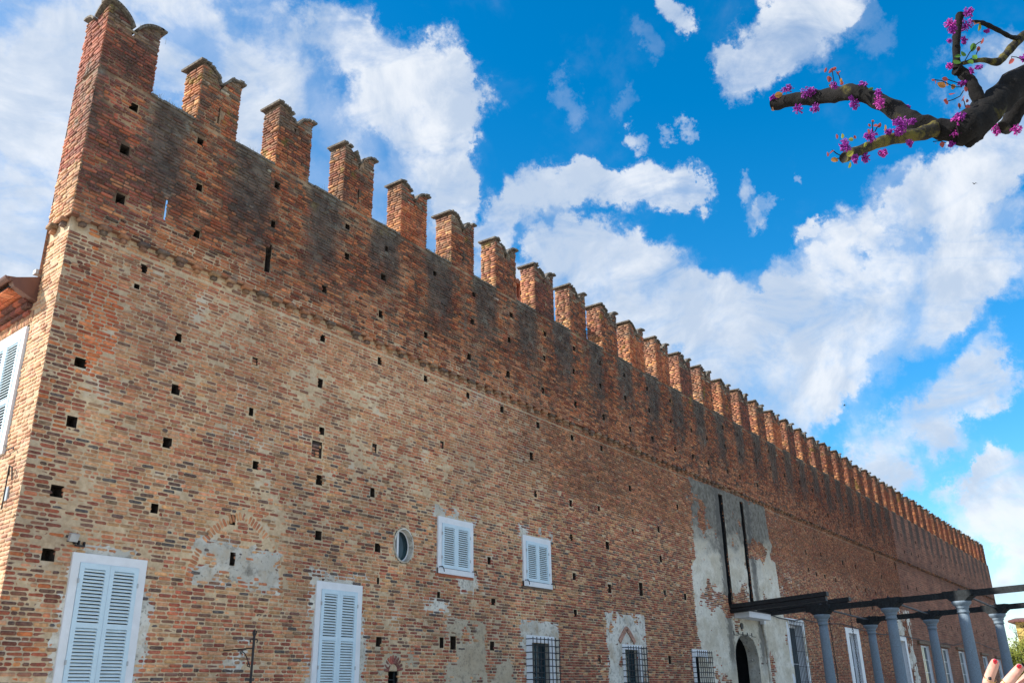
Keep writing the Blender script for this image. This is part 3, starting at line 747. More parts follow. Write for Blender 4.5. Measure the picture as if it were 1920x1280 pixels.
# ---- the wall's mass behind the faces
core = MB()
core.add([(8.3, D+.30, GROUND), (XB, D+.30, GROUND), (XB, D+1.5, GROUND), (8.3, D+1.5, GROUND),
          (8.3, D+.30, 8.02), (XB, D+.30, 8.02), (XB, D+1.5, 8.02), (8.3, D+1.5, 8.02)],
         [(4,5,6,7), (1,2,6,5)])
for a, b, z0_ in ((8.3, 33.7, GROUND), (33.7, 36.6, 2.5), (36.6, XB, GROUND)):
    core.add([(a, D + 1.5, z0_), (b, D + 1.5, z0_), (b, D + 1.5, 8.02), (a, D + 1.5, 8.02)], [(0,1,2,3)])
core.add([(XA-.05, UPY, BAND), (XB, UPY, BAND), (XB, D+.4, BAND), (XA-.05, D+.4, BAND)], [(0,1,2,3)])     # underside of the overhang
core.add([(XB, UPY, GROUND), (XB, D+.6, GROUND), (XB, D+.6, SILL), (XB, UPY, SILL)], [(0,1,2,3)])
# parapet back and top, pieced round the loopholes
yb = UPY + PT
xs = [XA + .05]
for x, z, w, h in SLITS: xs += [x - .12, x + .62]
xs.append(XB)
for i in range(len(xs) - 1):
    a, b = xs[i], xs[i+1]
    if i % 2 == 0: core.add([(a,yb,8.0),(b,yb,8.0),(b,yb,SILL),(a,yb,SILL)], [(0,1,2,3)])
    else:
        _, z, _, h = SLITS[i // 2]
        core.add([(a,yb,8.0),(b,yb,8.0),(b,yb,z-.30),(a,yb,z-.30)], [(0,1,2,3)])
        core.add([(a,yb,z+.75),(b,yb,z+.75),(b,yb,SILL),(a,yb,SILL)], [(0,1,2,3)])
core.add([(XA-.05,UPY+.01,SILL),(XB,UPY+.01,SILL),(XB,yb,SILL),(XA-.05,yb,SILL)], [(0,1,2,3)])
CP(core.build('wall_core', M_FAR))

# ---- bricks of the two wall faces
ax0, az0 = 10.87, 2.2
def arch_d(x, z): return abs(math.hypot(abs(x - 10.88) + .37, z - 1.95) - 1.40) if z > 1.93 else 9
def c_low(x, z):
    if in_gate(x, z):
        return fbm(np.array([x * .9 + 3]), np.array([z * .9]), 3)[0] > .44
    if 9.6 < x < 12.1 and z < 3.6 and arch_d(x, z) < .105: return False
    if abs(x - OVAL[0]) < .46 and abs(z - OVAL[1]) < .52 and math.hypot((x - OVAL[0]) / .34, (z - OVAL[1]) / .40) < 1: return False
    if math.hypot((x - 15.17) / .33, (z - .55) / .42) < 1 and z > .5: return False
    return True
A_low = lay(XA + .0, GEO_X, GROUND, BAND - .22, low_rects, cond=c_low)
A_low2 = lay(XA + .35, GEO_X, BAND - .22, BAND - .02, low_rects, cond=c_low)
A_fill = np.concatenate([lay(x - w/2 + .02, x + w/2 - .01, z - h/2 + .015, z + h/2 - .01, []) for x, z, w, h in FILLED])
A_up = lay(XA - .055, GEO_X, BAND + .0, SILL - .01, up_rects, hdr=.34, L=.24)
def mid(a): return (a[:,0] + a[:,1]) / 2, (a[:,2] + a[:,3]) / 2
A = np.concatenate([A_low, A_low2])
CA = colours(*mid(A)); CU = colours(*mid(A_up))
# which bricks show largest in the photograph? those become objects of their own
def screen_area(a, y):
    cu, cz = mid(a)
    def pr(x, z):
        p = np.stack([x, np.full_like(x, y), z], 1)
        d = p @ np.array(AF)
        return 960 + F_PX * (p @ np.array(AX)) / d, 640 + F_PX * (p @ np.array(AD)) / d
    x0, y0 = pr(a[:,0], cz); x1, y1 = pr(a[:,1], cz); x2, y2 = pr(cu, a[:,2]); x3, y3 = pr(cu, a[:,3])
    ar = np.abs((x1 - x0) * (y3 - y2) - (y1 - y0) * (x3 - x2))
    ok = (x0 > 4) & (x1 < 1916) & (y2 < 1276) & (y3 > 4) & (y0 < 1276) & (y1 < 1276)
    return np.where(ok, ar, 0)
SA = screen_area(A, D)
top = np.argsort(-SA)[:300]
single = np.zeros(len(A), bool); single[top] = True
near = (mid(A)[0] < NEARX) & (mid(A)[1] > 0.0) & ~single
acc = Acc()
acc.add(octo_bricks(F_LOW, A[near]), CA[near])
far_ = ~near & ~single
acc.add(box_bricks(F_LOW, A[far_]), CA[far_])
if len(A_fill): acc.add(octo_bricks(Face((0, D + .03, 0), (1, 0, 0), (0, -1, 0)), A_fill), colours(*mid(A_fill)))
nu_ = mid(A_up)[0] < NEARX
acc.add(octo_bricks(F_UP, A_up[nu_], 0.006, 0.010), CU[nu_])
acc.add(box_bricks(F_UP, A_up[~nu_], 0.004, 0.008), CU[~nu_])
# voussoirs of the blocked pointed arch
def free_brick(acc_, face, cu, cz, ang, hw, hh, p, col):
    v, l, t, k = octo_bricks(Face((0, 0, 0), (1, 0, 0), (0, -1, 0)), np.array([[-hw, hw, -hh, hh]]), p, .003)
    ca, sa = math.cos(ang), math.sin(ang)
    x = v[:,0] * ca - v[:,2] * sa + cu; z = v[:,0] * sa + v[:,2] * ca + cz
    w = face.pts(x, -v[:,1], z)
    acc_.add((w, l, t, k), col)
for sgn in (-1, 1):
    for i in range(24):
        a = R(1.5 + i * 3.1)
        free_brick(acc, F_LOW, 10.88 + sgn * (-.37 + 1.40 * math.cos(a)), 1.95 + 1.40 * math.sin(a), math.atan2(math.sin(a), sgn * math.cos(a)), .080, .029, .005, pick(S((176,124,88),(164,104,74),(150,96,74),(182,132,96)), np.ones(4) / 4, 1))
# brick ring round the small arched opening
for i in range(11):
    a = R(8 + i * 16.4)
    free_brick(acc, F_LOW, 15.17 + .22 * math.cos(a), .58 + .24 * math.sin(a), a, .09, .027, .015, pick(PAL_MAR, W_MAR, 1) * 1.6)
# the raised course and the little corbels that carry the upper wall
def corbels(face, u0, u1, off=0.0):
    L_, C_ = [], []
    u = u0
    while u < u1:
        s = rng.uniform(.9, 1.1)
        if rng.random() < .94:
            L_.append((u + .02, u + .14 * s, BAND - .150, BAND - .075, .080, off))
            L_.append((u - .03, u + .18 * s, BAND - .070, BAND - .003, .125, off))
        u += .39
    u = u0 - .02
    while u < u1:
        l = rng.uniform(.2, .26)
        if False: L_.append((u, u + l, BAND - .065, BAND - .004, .092, off))
        u += l + .012
    return L_
def add_corbels(acc_, face, L_):
    a = np.array([(q[0], q[1], q[2], q[3]) for q in L_]); pr = np.array([q[4] for q in L_])
    n = len(a)
    global rng
    st = rng
    v, l, t, k = box_bricks(face, a, 0.0, .0001)
    # push the outer ring out by each brick's own projection
    v = v.reshape(n, 8, 3); v[:, 4:, :] += (pr + rng.normal(0, .006, n))[:, None, None] * face.n[None, None, :]
    c = pick(S((150,120,94),(130,100,80),(104,86,76),(160,112,84),(92,80,74)), np.ones(5) / 5, n) * .9
    acc_.add((v.reshape(-1, 3), l, t, k), c)
add_corbels(acc, F_LOW, corbels(F_LOW, XA + .12, XB - .1))
CP(acc.build('brick'))

# ---- the 300 bricks that show largest, one object each
def unit_brick_meshes(n):
    ms = []
    for i in range(n):
        v, l, t, k = octo_bricks(Face((0, 0, 0), (1, 0, 0), (0, -1, 0)), np.array([[-.1, .1, -.026, .026]]), .010, .003)
        w = float(wave(np.array([[-.1, .1, -.026, .026]]))[0]); v[:, 2] -= w
        me = bpy.data.meshes.new('brick'); 
        f = l.tolist(); fs = []; s0 = 0
        for c_ in t.tolist(): fs.append(tuple(f[s0:s0 + c_])); s0 += c_
        me.from_pydata([tuple(q) for q in v], [], fs); me.update(); me.materials.append(M_BRICK_ONE)
        ms.append(me)
    return ms
UM = unit_brick_meshes(16)
inv = Matrix.Translation(-Vector((XA, D, GROUND)))
for i in top:
    a = A[i]
    o = bpy.data.objects.new('brick', UM[int(rng.integers(16))])
    COL.objects.link(o)
    o.parent = castle
    o.location = Vector(((a[0] + a[1]) / 2, D - float(rng.normal(0, .004)), (a[2] + a[3]) / 2 + float(wave(a[None, :])[0]))) - Vector((XA, D, GROUND))
    o.scale = ((a[1] - a[0]) / .2, 1, (a[3] - a[2]) / .052)
    o.rotation_euler = (float(rng.normal(0, .02)), float(rng.normal(0, .006)), float(rng.normal(0, .012)))
    o.color = (*CA[i], 1)

# ---- the end wall (sunlit), its upper part corbelled out in the same way
ENDD = 0.92     # depth of the end block above the corbels
side_rects = [(.90, 2.35, 3.9, 6.12)]
SIDE_LEN = 9.0
CP(sheet('mortar_face', F_SIDE, grid_with(0, SIDE_LEN, .06, []), grid_with(GROUND, 7.0, .0352, []), lambda U, Z: -0.006 + 0.014 * (fbm(U * 3, Z * 5) - .5), side_rects, M_MORTAR))
CP(sheet('mortar_face', F_SIDE, grid_with(0, ENDD, .06, []), grid_with(7.0, BAND, .0352, []), lambda U, Z: -0.006 + 0.014 * (fbm(U * 3, Z * 5) - .5), [], M_MORTAR))
CP(sheet('mortar_face', F_SIDE_UP, grid_with(0, ENDD, .06, []), grid_with(BAND, SILL, .0352, []), h_up, [], M_MORTAR))
a1 = lay(0.0, 5.5, 0.0, 7.0, side_rects); a2 = lay(0.0, ENDD, 7.0, BAND - .2, []); a3 = lay(0.0, ENDD, BAND, SILL, [])
acc = Acc()
aa = np.concatenate([a1, a2]); 
acc.add(octo_bricks(F_SIDE, aa, .003, .005), pick(PAL_SIDE, W_SIDE, len(aa)))
acc.add(octo_bricks(F_SIDE_UP, a3, .004, .008), np.where((mid(a3)[1] > 9.0)[:, None], pick(S((170,100,80),(186,116,90),(150,82,68),(190,140,108)), np.ones(4) / 4, len(a3)), pick(PAL_SIDE, W_SIDE, len(a3))))
add_corbels(acc, F_SIDE, corbels(F_SIDE, .12, ENDD - .1))
# soldier course over the end window
for i in range(22):
    u = .86 + i * .070
    free_brick(acc, F_SIDE, u, 6.235, R(90 + rng.normal(0, 1)), .11, .029, .012, pick(PAL_SIDE, W_SIDE, 1) * .8)
CP(acc.build('brick'))
e2 = MB()
pA = F_SIDE_UP.pts(np.array([ENDD, ENDD]), np.array([0., 0.]), np.array([7.0, SILL]))
q0 = (pA[0][0], pA[0][1]); 
e2.add([(q0[0], q0[1], 6.9), (7.9, q0[1], 6.9), (7.9, q0[1], SILL), (q0[0], q0[1], SILL)], [(0,1,2,3)])
e2.add([(7.9, q0[1], 6.9), (7.9, UPY+PT, 7.0), (7.9, UPY+PT, SILL), (7.9, q0[1], SILL)], [(0,1,2,3)])
e2.add([(XA-.05, UPY+.01, SILL+.001), (7.9, UPY+.01, SILL+.001), (7.9, q0[1], SILL+.001), (q0[0], q0[1], SILL+.001)], [(0,1,2,3)])
CP(e2.build('end_block', M_FAR))

# ================================================================== merlons
def prof(t):
    """swallow-tail outline: 1 at both horns, 0 at the middle notch; t in 0..1"""
    s = abs(t - .5) * 2
    return math.sqrt(max(0, 1 - (1 - min(1, s * 1.03)) ** 2.0)) if s > .02 else 0.0
HORN = 0.57
def merlon(k):
    x0 = MX0 + PITCH * k; w = MW + rng.uniform(-.035, .04) + (.04 if k > 8 else 0)
    if k == 0: x0 = XA - .06; w = 1.10
    dpt = ENDD if k == 0 else PT - .06 + rng.uniform(-.03, .05)
    zt = TOP + rng.uniform(-.06, .05) + min(k, 25) * .008 - (.10 if k < 2 else 0)
    x1 = x0 + w; yf = UPY; ybk = UPY + dpt
    slit = k in (1, 3, 5, 7, 9)
    sx = x0 + w * .52; sw = .045; sz0, sz1 = SILL + .22, SILL + .62
    def top(x): return zt - HORN + HORN * prof((x - x0) / w)
    def topy(y):  # the corner merlon is swallow-tailed along its end as well
        return zt - .36 + .36 * prof((y - yf) / dpt) if k == 0 else 99
    # core: columns of masonry with a curved top
    n = 14
    mb = MB()
    edges = sorted(set([x0 + .012 + (w - .024) * i / n for i in range(n + 1)] + ([sx - sw / 2, sx + sw / 2] if slit else [])))
    ys = [yf + .012 + (dpt - .024) * j / 8 for j in range(9)] if k == 0 else [yf + .012, ybk - .012]
    for i in range(len(edges) - 1):
        a, b = edges[i], edges[i+1]
        for j in range(len(ys) - 1):
            c_, d_ = ys[j], ys[j+1]
            zz = [min(top(xx), topy(yy)) - .012 for xx, yy in ((a, c_), (b, c_), (b, d_), (a, d_))]
            segs = [(SILL - .3 if k else SILL, zz)]
            if slit and a >= sx - sw / 2 - 1e-6 and b <= sx + sw / 2 + 1e-6:
                segs = [(SILL - .3, [sz0] * 4), (sz1, zz)]
            for zb, zt4 in segs:
                k0 = SKEW if k == 0 else 0
                g4 = [(xx + k0 * (yy - yf), yy) for xx, yy in ((a, c_), (b, c_), (b, d_), (a, d_))]
                vs = [(p[0], p[1], zb) for p in g4] + [(p[0], p[1], q) for p, q in zip(g4, zt4)]
                mb.add(vs, [(4,5,6,7),(0,1,5,4),(1,2,6,5),(2,3,7,6),(3,0,4,7),(0,3,2,1)])
    mer = CP(mb.build('merlon', M_FAR if k > 28 else M_MORTAR))
    # bricks
    acc = Acc()
    tone = rng.choice([0, 0, 1, 2, 3]) if k else 4
    rects = [(sx - sw/2, sx + sw/2, sz0, sz1)] if slit else []
    ff = Face((0, yf, 0), (1, 0, 0), (0, -1, 0))
    b = octo_bricks if k < 6 else box_bricks
    af = lay(x0, x1, SILL, zt + .05, rects, cond=lambda x, z: z + .035 < top(x) and (k or z + .03 < topy(yf)))
    cf = pick([PAL_UP, PAL_UP, PAL_MAR, PAL_OR, PAL_MAR][tone], [W_UP, W_UP, W_MAR, W_OR, W_MAR][tone], len(af)) * .78
    hi = (mid(af)[1] > zt - .55) & (rng.random(len(af)) < .6); cf[hi] = pick(PAL_CREN, W_CREN, hi.sum())
    acc.add(b(ff, af, .010, .008), cf)
    us = (SKEW / sl, 1 / sl, 0) if k == 0 else (0, 1, 0)
    for sx_, nx in ((x0, -1), (x1, 1)):
        fs_ = Face((sx_, yf, 0), us, (nx, 0, 0))
        aS = lay(0, dpt, SILL, zt - .03, [], hdr=.3, cond=(lambda u, z: z + .03 < topy(yf + u)) if k == 0 else None)
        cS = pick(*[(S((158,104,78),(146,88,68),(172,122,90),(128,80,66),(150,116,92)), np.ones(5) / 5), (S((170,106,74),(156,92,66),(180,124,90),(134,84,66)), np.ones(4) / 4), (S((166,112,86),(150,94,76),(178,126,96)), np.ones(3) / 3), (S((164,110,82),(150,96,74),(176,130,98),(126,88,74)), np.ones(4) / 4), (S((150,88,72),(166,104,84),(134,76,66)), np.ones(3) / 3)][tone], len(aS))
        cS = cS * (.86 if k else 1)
        if nx < 0 and k:  # left faces get brighter bricks, the sunlit look put into their colour
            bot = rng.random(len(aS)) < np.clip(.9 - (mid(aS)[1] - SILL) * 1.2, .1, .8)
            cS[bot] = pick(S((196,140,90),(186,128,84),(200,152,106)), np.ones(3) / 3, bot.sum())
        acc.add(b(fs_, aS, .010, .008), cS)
    bo = acc.build('brick'); bo.parent = mer
    if slit:
        lb = MB(); lining(lb, sx - sw/2 + .008, sx + sw/2 - .008, sz0 + .008, sz1 - .008, yf + .02, dpt - .04, True)
        o = lb.build('loophole_lining', M_CORE); o.parent = mer
    # coping: flat bricks bedded along the two curves
    slabs = []
    N = 10
    for half in (0, 1):
        for i in range(N):
            ta = (i + .05) / N * .5 + half * .5; tb = (i + .95) / N * .5 + half * .5
            xa, xb_ = x0 + w * ta, x0 + w * tb
            za, zb = top(xa), top(xb_)
            steep = abs(zb - za) / (xb_ - xa)
            if steep > 3.2 or (k > 1 and rng.random() < .10): continue
            slabs.append((xa, za, xb_, zb))
    def slab(mb_, q, jit=.008):
        xa, za, xb_, zb = q
        L2 = math.hypot(xb_ - xa, zb - za) / 2 + .012
        ax = Vector((xb_ - xa, 0, zb - za)); az = Vector((-(zb - za), 0, xb_ - xa))
        jit = .016
        c = Vector(((xa + xb_) / 2, (yf + ybk) / 2 + rng.normal(0, jit), (za + zb) / 2)) + az.normalized() * .02
        mb_.obox(c, ax + Vector((0, 0, rng.normal(0, .01))), (0, 1, rng.normal(0, .02)), az, L2, dpt / 2 + .055 + rng.uniform(-.01, .01), .023)
    # horn ends run past the side faces
    slabs.append((x0 - .075, zt - .01, x0 + .03, zt + .004)); slabs.append((x1 - .03, zt + .004, x1 + .075, zt - .01))
    if k < 6 and k > 0:
        for q in slabs:
            o1 = MB(); slab(o1, q); o1 = o1.build('coping_brick', M_COPING); o1.parent = mer
    else:
        o1 = MB()
        if k == 0:
            for q in slabs:
                # two short slabs over each face instead of one across the block
                xa, za, xb_, zb = q
                L2 = math.hypot(xb_ - xa, zb - za) / 2 + .01
                ax = Vector((xb_ - xa, 0, zb - za)); az = Vector((-(zb - za), 0, xb_ - xa))
                for yy in (yf + .05,):
                    o1.obox(Vector(((xa + xb_) / 2, yy, (za + zb) / 2)) + az.normalized() * .02, ax, (0, 1, 0), az, L2, .13, .023)
            for i in range(18):
                ta, tb = (i + .05) / 18, (i + .95) / 18
                ya, yb_ = yf + dpt * ta, yf + dpt * tb; za, zb = topy(ya), topy(yb_)
                if abs(zb - za) / (yb_ - ya) > 3.2: continue
                ax = Vector((SKEW * (yb_ - ya), yb_ - ya, zb - za)); az = Vector((0, -(zb - za), yb_ - ya))
                o1.obox(Vector((x0 + SKEW * (ya - yf) + .05, (ya + yb_) / 2, (za + zb) / 2)) + az.normalized() * .02, ax, (1, 0, 0), az, math.hypot(yb_ - ya, zb - za) / 2 + .01, .13, .023)
        else:
            for q in slabs: slab(o1, q)
        o1 = o1.build('coping', M_COPING); o1['kind'] = 'stuff'; o1.parent = mer
    return x0, x1
MX = [merlon(k) for k in range(NMER)]
# crenel sills: a few courses of flat dark slabs, slightly out of line
for k in range(NMER - 1):
    a, b = MX[k][1], MX[k+1][0]
    mb = MB()
    if k < 24:
        x = a - .01
        while x < b - .03:
            l = min(rng.uniform(.12, .22), b - x)
            mb.box((x, UPY - rng.uniform(.0, .03), SILL - .01), (x + l - .008, UPY + PT + .01, SILL + rng.uniform(.03, .05)))
            x += l
    else: mb.box((a - .01, UPY - .015, SILL - .01), (b + .01, UPY + PT + .01, SILL + .045))
    CP(tag(mb.build('crenel_sill', M_COPING), kind='stuff' if k < 24 else None))

# ================================================================== plaster on the wall
def h_patch(x0, x1, z0, z1, seed, ragged=.10, thick=.020, holes=.62, oz=True):
    def f(U, Z):
        e = np.minimum(np.minimum(U - x0, x1 - U), np.minimum(Z - z0, z1 - Z))
        n = fbm(U * 3.3 + seed, Z * 3.3 + seed * 2, 4) - .5
        mk = e / ragged - .55 + n * 2.2
        n2 = fbm(U * 1.7 + seed * 3, Z * 2.1 + seed, 4)
        mk = np.minimum(mk, (holes - n2) * 14)
        return np.clip(mk, -1, 1) * .018 + thick * .6 + .006 * (fbm(U * 9, Z * 9, 3) - .5) - .006
    return f
CUTS = [(w['x0'] + .05, w['x1'] - .05, w['z0'], w['z1'] - .05) for w in WIN_SH]
def plaster(name, x0, x1, z0, z1, seed, mat, step=.03, rects=[], **kw):
    rects = list(rects) + CUTS
    o = sheet(name, F_LOW, grid_with(x0 - .1, x1 + .1, step, []), grid_with(z0 - .1, z1 + .1, step, []), h_patch(x0 - .08, x1 + .08, z0 - .08, z1 + .08, seed, **kw), rects, mat)
    o.data.shade_smooth()
    return CP(o)
hr = [r for r in low_rects if (r[1] - r[0]) < .5]
plaster('plaster_patch', 7.57, 9.16, -.5, 2.38, 3, M_PLASTER, ragged=.16, holes=.60)
plaster('plaster_patch', 12.70, 14.26, -.5, 2.44, 11, M_PLASTER, ragged=.16, holes=.58)
plaster('plaster_patch', 9.92, 11.84, 1.98, 2.74, 21, M_PLASTER, ragged=.16, holes=.62, rects=hr)
plaster('plaster_patch', 16.45, 18.05, 4.08, 4.30, 5, M_PLASTER, ragged=.10, holes=.56)
plaster('plaster_patch', 16.5, 18.1, 2.45, 2.80, 8, M_PLASTER, ragged=.12, holes=.58)
plaster('plaster_patch', 20.02, 21.6, 4.08, 4.32, 6, M_PLASTER, ragged=.10, holes=.55)
plaster('plaster_patch', 16.95, 18.5, .1, 1.72, 14, M_TAN_PLASTER, ragged=.10, holes=.60, rects=hr)
plaster('plaster_patch', 16.2, 17.0, 1.88, 2.10, 15, M_PLASTER, ragged=.2, holes=.52)
plaster('plaster_patch', 14.7, 15.9, .0, 1.0, 16, M_TAN_PLASTER, ragged=.3, holes=.46, rects=[SMALLARCH] + hr)
plaster('plaster_patch', 19.98, 21.72, -.4, 1.82, 17, M_PLASTER, ragged=.08, holes=.68, rects=[(20.42, 21.25, -.4, 1.35)])
plaster('plaster_patch', 24.45, 26.85, -.4, 2.32, 18, M_PLASTER, ragged=.08, holes=.64, rects=[(25.42, 26.28, -.4, 1.32)])
plaster('plaster_patch', 10.55, 11.2, .6, 1.05, 19, M_PLASTER, ragged=.18, holes=.60)
plaster('plaster_patch', 18.7, 19.6, .1, .9, 23, M_TAN_PLASTER, ragged=.2, holes=.56)
plaster('plaster_patch', 57.6, 63.0, -.5, 4.6, 25, M_PLASTER, step=.12, ragged=.8, holes=.52, rects=[(59.3, 60.6, -.5, 2.8)])

# the tall plastered strip round the gate
gr_rects = [(ARCH['x0'], ARCH['x1'], GROUND, ARCH['zs']), (33.90, 34.30, 3.2, 7.48), (36.12, 36.46, 3.2, 7.52), (40.28, 41.98, -.5, 2.80)]
def arch_z(x): # top of the gate's round arch
    c_ = (ARCH['x0'] + ARCH['x1']) / 2; r = (ARCH['x1'] - ARCH['x0']) / 2
    return ARCH['zs'] + (ARCH['top'] - ARCH['zs']) * math.sqrt(max(0, 1 - ((x - c_) / r) ** 2))
_az = np.vectorize(arch_z)
def gate_h(U, Z):
    lf = 30.85 + .45 * np.clip((Z - 4.3) * 3, 0, 1) + .25 * np.clip((2.0 - Z) * 2, 0, 1); rt = 39.80 - .10 * np.clip(Z - 3, 0, 9) - .3 * np.clip((Z - 6) * 3, 0, 1)
    rt = np.where(Z < 3.05, 42.4, rt)
    e = np.minimum(np.minimum(U - lf, rt - U), 7.68 - Z)
    n = fbm(U * 2.2, Z * 3.0 + 4, 4) - .5
    mk = e / .07 + n * .7
    ex = fbm(U * .9 + 3, Z * .9, 3) + .17 * np.exp(-((Z - 5.75) / .42) ** 2) + .10 * ((U > 34.4) & (U < 36.1) & (Z > 3.2))
    mk = np.minimum(mk, (.66 - ex + n * .10) * 9)
    return np.clip(mk, -1, 1) * .020 + .014 + .02 * (fbm(U * 1.5, Z * 2.2, 5) - .5)
o = sheet('gate_plaster', F_LOW, grid_with(30.7, 42.5, .07, [r for q in gr_rects for r in q[:2]]), grid_with(GROUND, 7.75, .05, [r for q in gr_rects for r in q[2:]]), gate_h, gr_rects, M_GATE_PLASTER,
          cond=lambda X, Z: ~((X > ARCH['x0']) & (X < ARCH['x1']) & (Z >= ARCH['zs'] - .01) & (Z < _az(np.clip(X, ARCH['x0'], ARCH['x1'])))))
o.data.shade_smooth(); CP(o)

# ---- gateway: stone-lined arch, deep passage, dark inside
mb = MB(); N = 20
c_ = (ARCH['x0'] + ARCH['x1']) / 2; r = (ARCH['x1'] - ARCH['x0']) / 2
pr = [(ARCH['x0'], GROUND)] + [(c_ - r * math.cos(math.pi * i / N), ARCH['zs'] + (ARCH['top'] - ARCH['zs']) * math.sin(math.pi * i / N)) for i in range(N + 1)] + [(ARCH['x1'], GROUND)]
for (xa, za), (xb_, zb) in zip(pr[:-1], pr[1:]): mb.add([(xa, D - .03, za), (xb_, D - .03, zb), (xb_, D + .44, zb), (xa, D + .44, za)], [(0, 1, 2, 3)])
CP(mb.build('gate_reveal', M_PLASTER))
mb = MB()
for (xa, za), (xb_, zb) in zip(pr[:-1], pr[1:]):
    xa2 = c_ + (xa - c_) * 1.25; xb2 = c_ + (xb_ - c_) * 1.25
    mb.add([(xa2, D + .44, za), (xb2, D + .44, zb), (xb2, D + 5, zb), (xa2, D + 5, za)], [(0, 1, 2, 3)])
mb.add([(x, D + 5, z) for x, z in pr], [tuple(range(len(pr)))])
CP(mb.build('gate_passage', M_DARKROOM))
# slim rib standing proud round the arch and the string at the springing
mb = MB().box((ARCH['x1'] - .02, D + .2, ARCH['zs'] - .05), (ARCH['x1'] - .10, D + .40, ARCH['zs'] + .03))
CP(mb.build('impost', M_PLASTER))
# ---- the two slots for the drawbridge arms, and the arms themselves
for (a, b, z1) in ((33.90, 34.30, 7.48), (36.12, 36.46, 7.52)):
    mb = MB(); lining(mb, a - .0, b + .0, 3.2, z1, D - .03, .42); CP(mb.build('drawbridge_slot', M_WOOD_DK))
    s_ = MB().box((a + .05, D + .26, 3.25), (b - .05, D + .36, z1 - .25)); CP(s_.build('slot_timber', simple_mat('red_brown_timber', (0.045, 0.022, 0.018), 0.8, 10, .4)))
for x in (34.10, 36.85):
    # two boards with a dark gap make each arm
    mb = MB()
    y0, y1 = D + .3, 10.25
    zc0, zc1 = 3.02, 3.24
    n = 8
    for half, dz, hh in ((0, .085, .075), (1, -.085, .070)):
        for i in range(1):
            mb.obox(((x), (y0 + y1) / 2, (zc0 + zc1) / 2 + dz), (0, y1 - y0, zc1 - zc0), (1, 0, 0), (0, -(zc1 - zc0), y1 - y0), math.hypot(y1 - y0, .2) / 2 - half * .06, .15 - half * .02, hh)
    CP(tag(mb.build('drawbridge_arm', M_WOOD_DK), 'tarred timber arm sticking out over the gate', kind=None))
CP(MB().box((34.32, D - .62, 2.72), (36.62, D - .01, 2.94)).build('gate_hood', M_WHITE))
CP(MB().box((33.9, D - .66, 2.945), (36.62, D - .0, 2.975)).build('hood_flashing', M_WOOD_DK))
CP(MB().tube([(34.9, D - .02, 2.45), (34.9, D - .06, 2.45)], .12, 12).build('round_vent', M_IRON))
mb = MB()
for i in range(5): mb.box((34.0 + i * .45, D - .06, 2.10 + .05 * (i % 2)), (34.03 + i * .45, D - .03, 2.22)); mb.box((34.0 + i * .45, D - .06, 2.10 + .05 * (i % 2) - .02), (34.4 + i * .45, D - .035, 2.10 + .05 * (i % 2)))
CP(mb.build('bird_spikes', M_IRON))
CP(MB().tube([(37.25, D - .07, GROUND), (37.25, D - .07, 2.0), (37.05, D - .08, 2.45), (36.98, D - .1, 2.85)], .055, 10).build('downpipe', M_PLASTER, smooth=True))

# ================================================================== windows
def shutter_window(x0, x1, z0, z1, rail, face='front'):
    """flat white surround, a pair of louvred shutters in pale blue"""
    fw = .135; y = D - .045
    sur = MB().box((x0, y, z1 - .145), (x1, D + .02, z1)).box((x0, y, z0), (x0 + fw, D + .02, z1 - .145)).box((x1 - fw, y, z0), (x1, D + .02, z1 - .145))
    if rail is None: sur.box((x0 - .0, y - .02, z0), (x1 + .0, D + .02, z0 + .125)); zb = z0 + .130
    else: zb = z0
    s = CP(tag(sur.build('window_surround', M_WHITE), 'white surround of a shuttered window' if False else None))
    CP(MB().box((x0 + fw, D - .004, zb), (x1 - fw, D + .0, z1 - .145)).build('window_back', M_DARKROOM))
    xm = (x0 + x1) / 2; zt = z1 - .148
    for side in (0, 1):
        a = x0 + fw + .006 if side == 0 else xm + .003; b = xm - .003 if side == 0 else x1 - fw - .006
        yf = D - .060 if side == 0 else D - .056; yk = yf + .042
        st = .075
        m_ = MB().box((a, yf, zb + .01), (a + st, yk, zt)).box((b - st, yf, zb + .01), (b, yk, zt)).box((a + st, yf, zt - .085), (b - st, yk, zt)).box((a + st, yf, zb + .01), (b - st, yk, zb + .09))
        panels = [(zb + .09, zt - .085)]
        if rail is not None:
            m_.box((a + st, yf, rail - .04), (b - st, yk, rail + .04)); panels = [(rail + .04, zt - .085), (zb + .09, rail - .04)]
        sh = CP(m_.build('shutter', M_SHUT))
        pitch = .0515
        me = MB().obox((0, 0, 0), (1, 0, 0), (0, math.cos(R(38)), math.sin(R(38))), (0, -math.sin(R(38)), math.cos(R(38))), (b - a) / 2 - st - .001, .023, .0075)
        sm = bpy.data.meshes.new('slat'); sm.from_pydata(me.v, [], me.f); sm.update(); sm.materials.append(M_SLAT)
        for (pa, pb) in panels:
            n = int((pb - pa) / pitch)
            for i in range(n):
                q = bpy.data.objects.new('slat', sm); COL.objects.link(q); q.parent = sh
                q.location = ((a + b) / 2, yf + .022, pb - .024 - i * (pb - pa - .01) / n)
        hx = a - .004 if side == 0 else b + .004
        for hz in ((zt - .25, zb + .25) if rail is None else (zt - .28, rail - .55)):
            h = MB().box((hx - .012, yf - .012, hz - .035), (hx + .012, yf + .005, hz + .035)).build('hinge', M_GALV); h.parent = sh
    if rail is None:
        for hx in (x0 + .07, x1 - .02):
            CP(MB().tube([(hx - .05, y - .02, z0 + .14), (hx + .0, y - .09, z0 + .15), (hx + .04, y - .09, z0 + .10), (hx + .05, y - .10, z0 + .03)], .012, 6).build('shutter_catch', M_IRON))
        CP(MB().box((x0 - .05, D - .03, z0 - .06), (x1 + .02, D + .03, z0 - .003)).build('window_sill', M_TERRA if x0 < 18 else M_CORE))
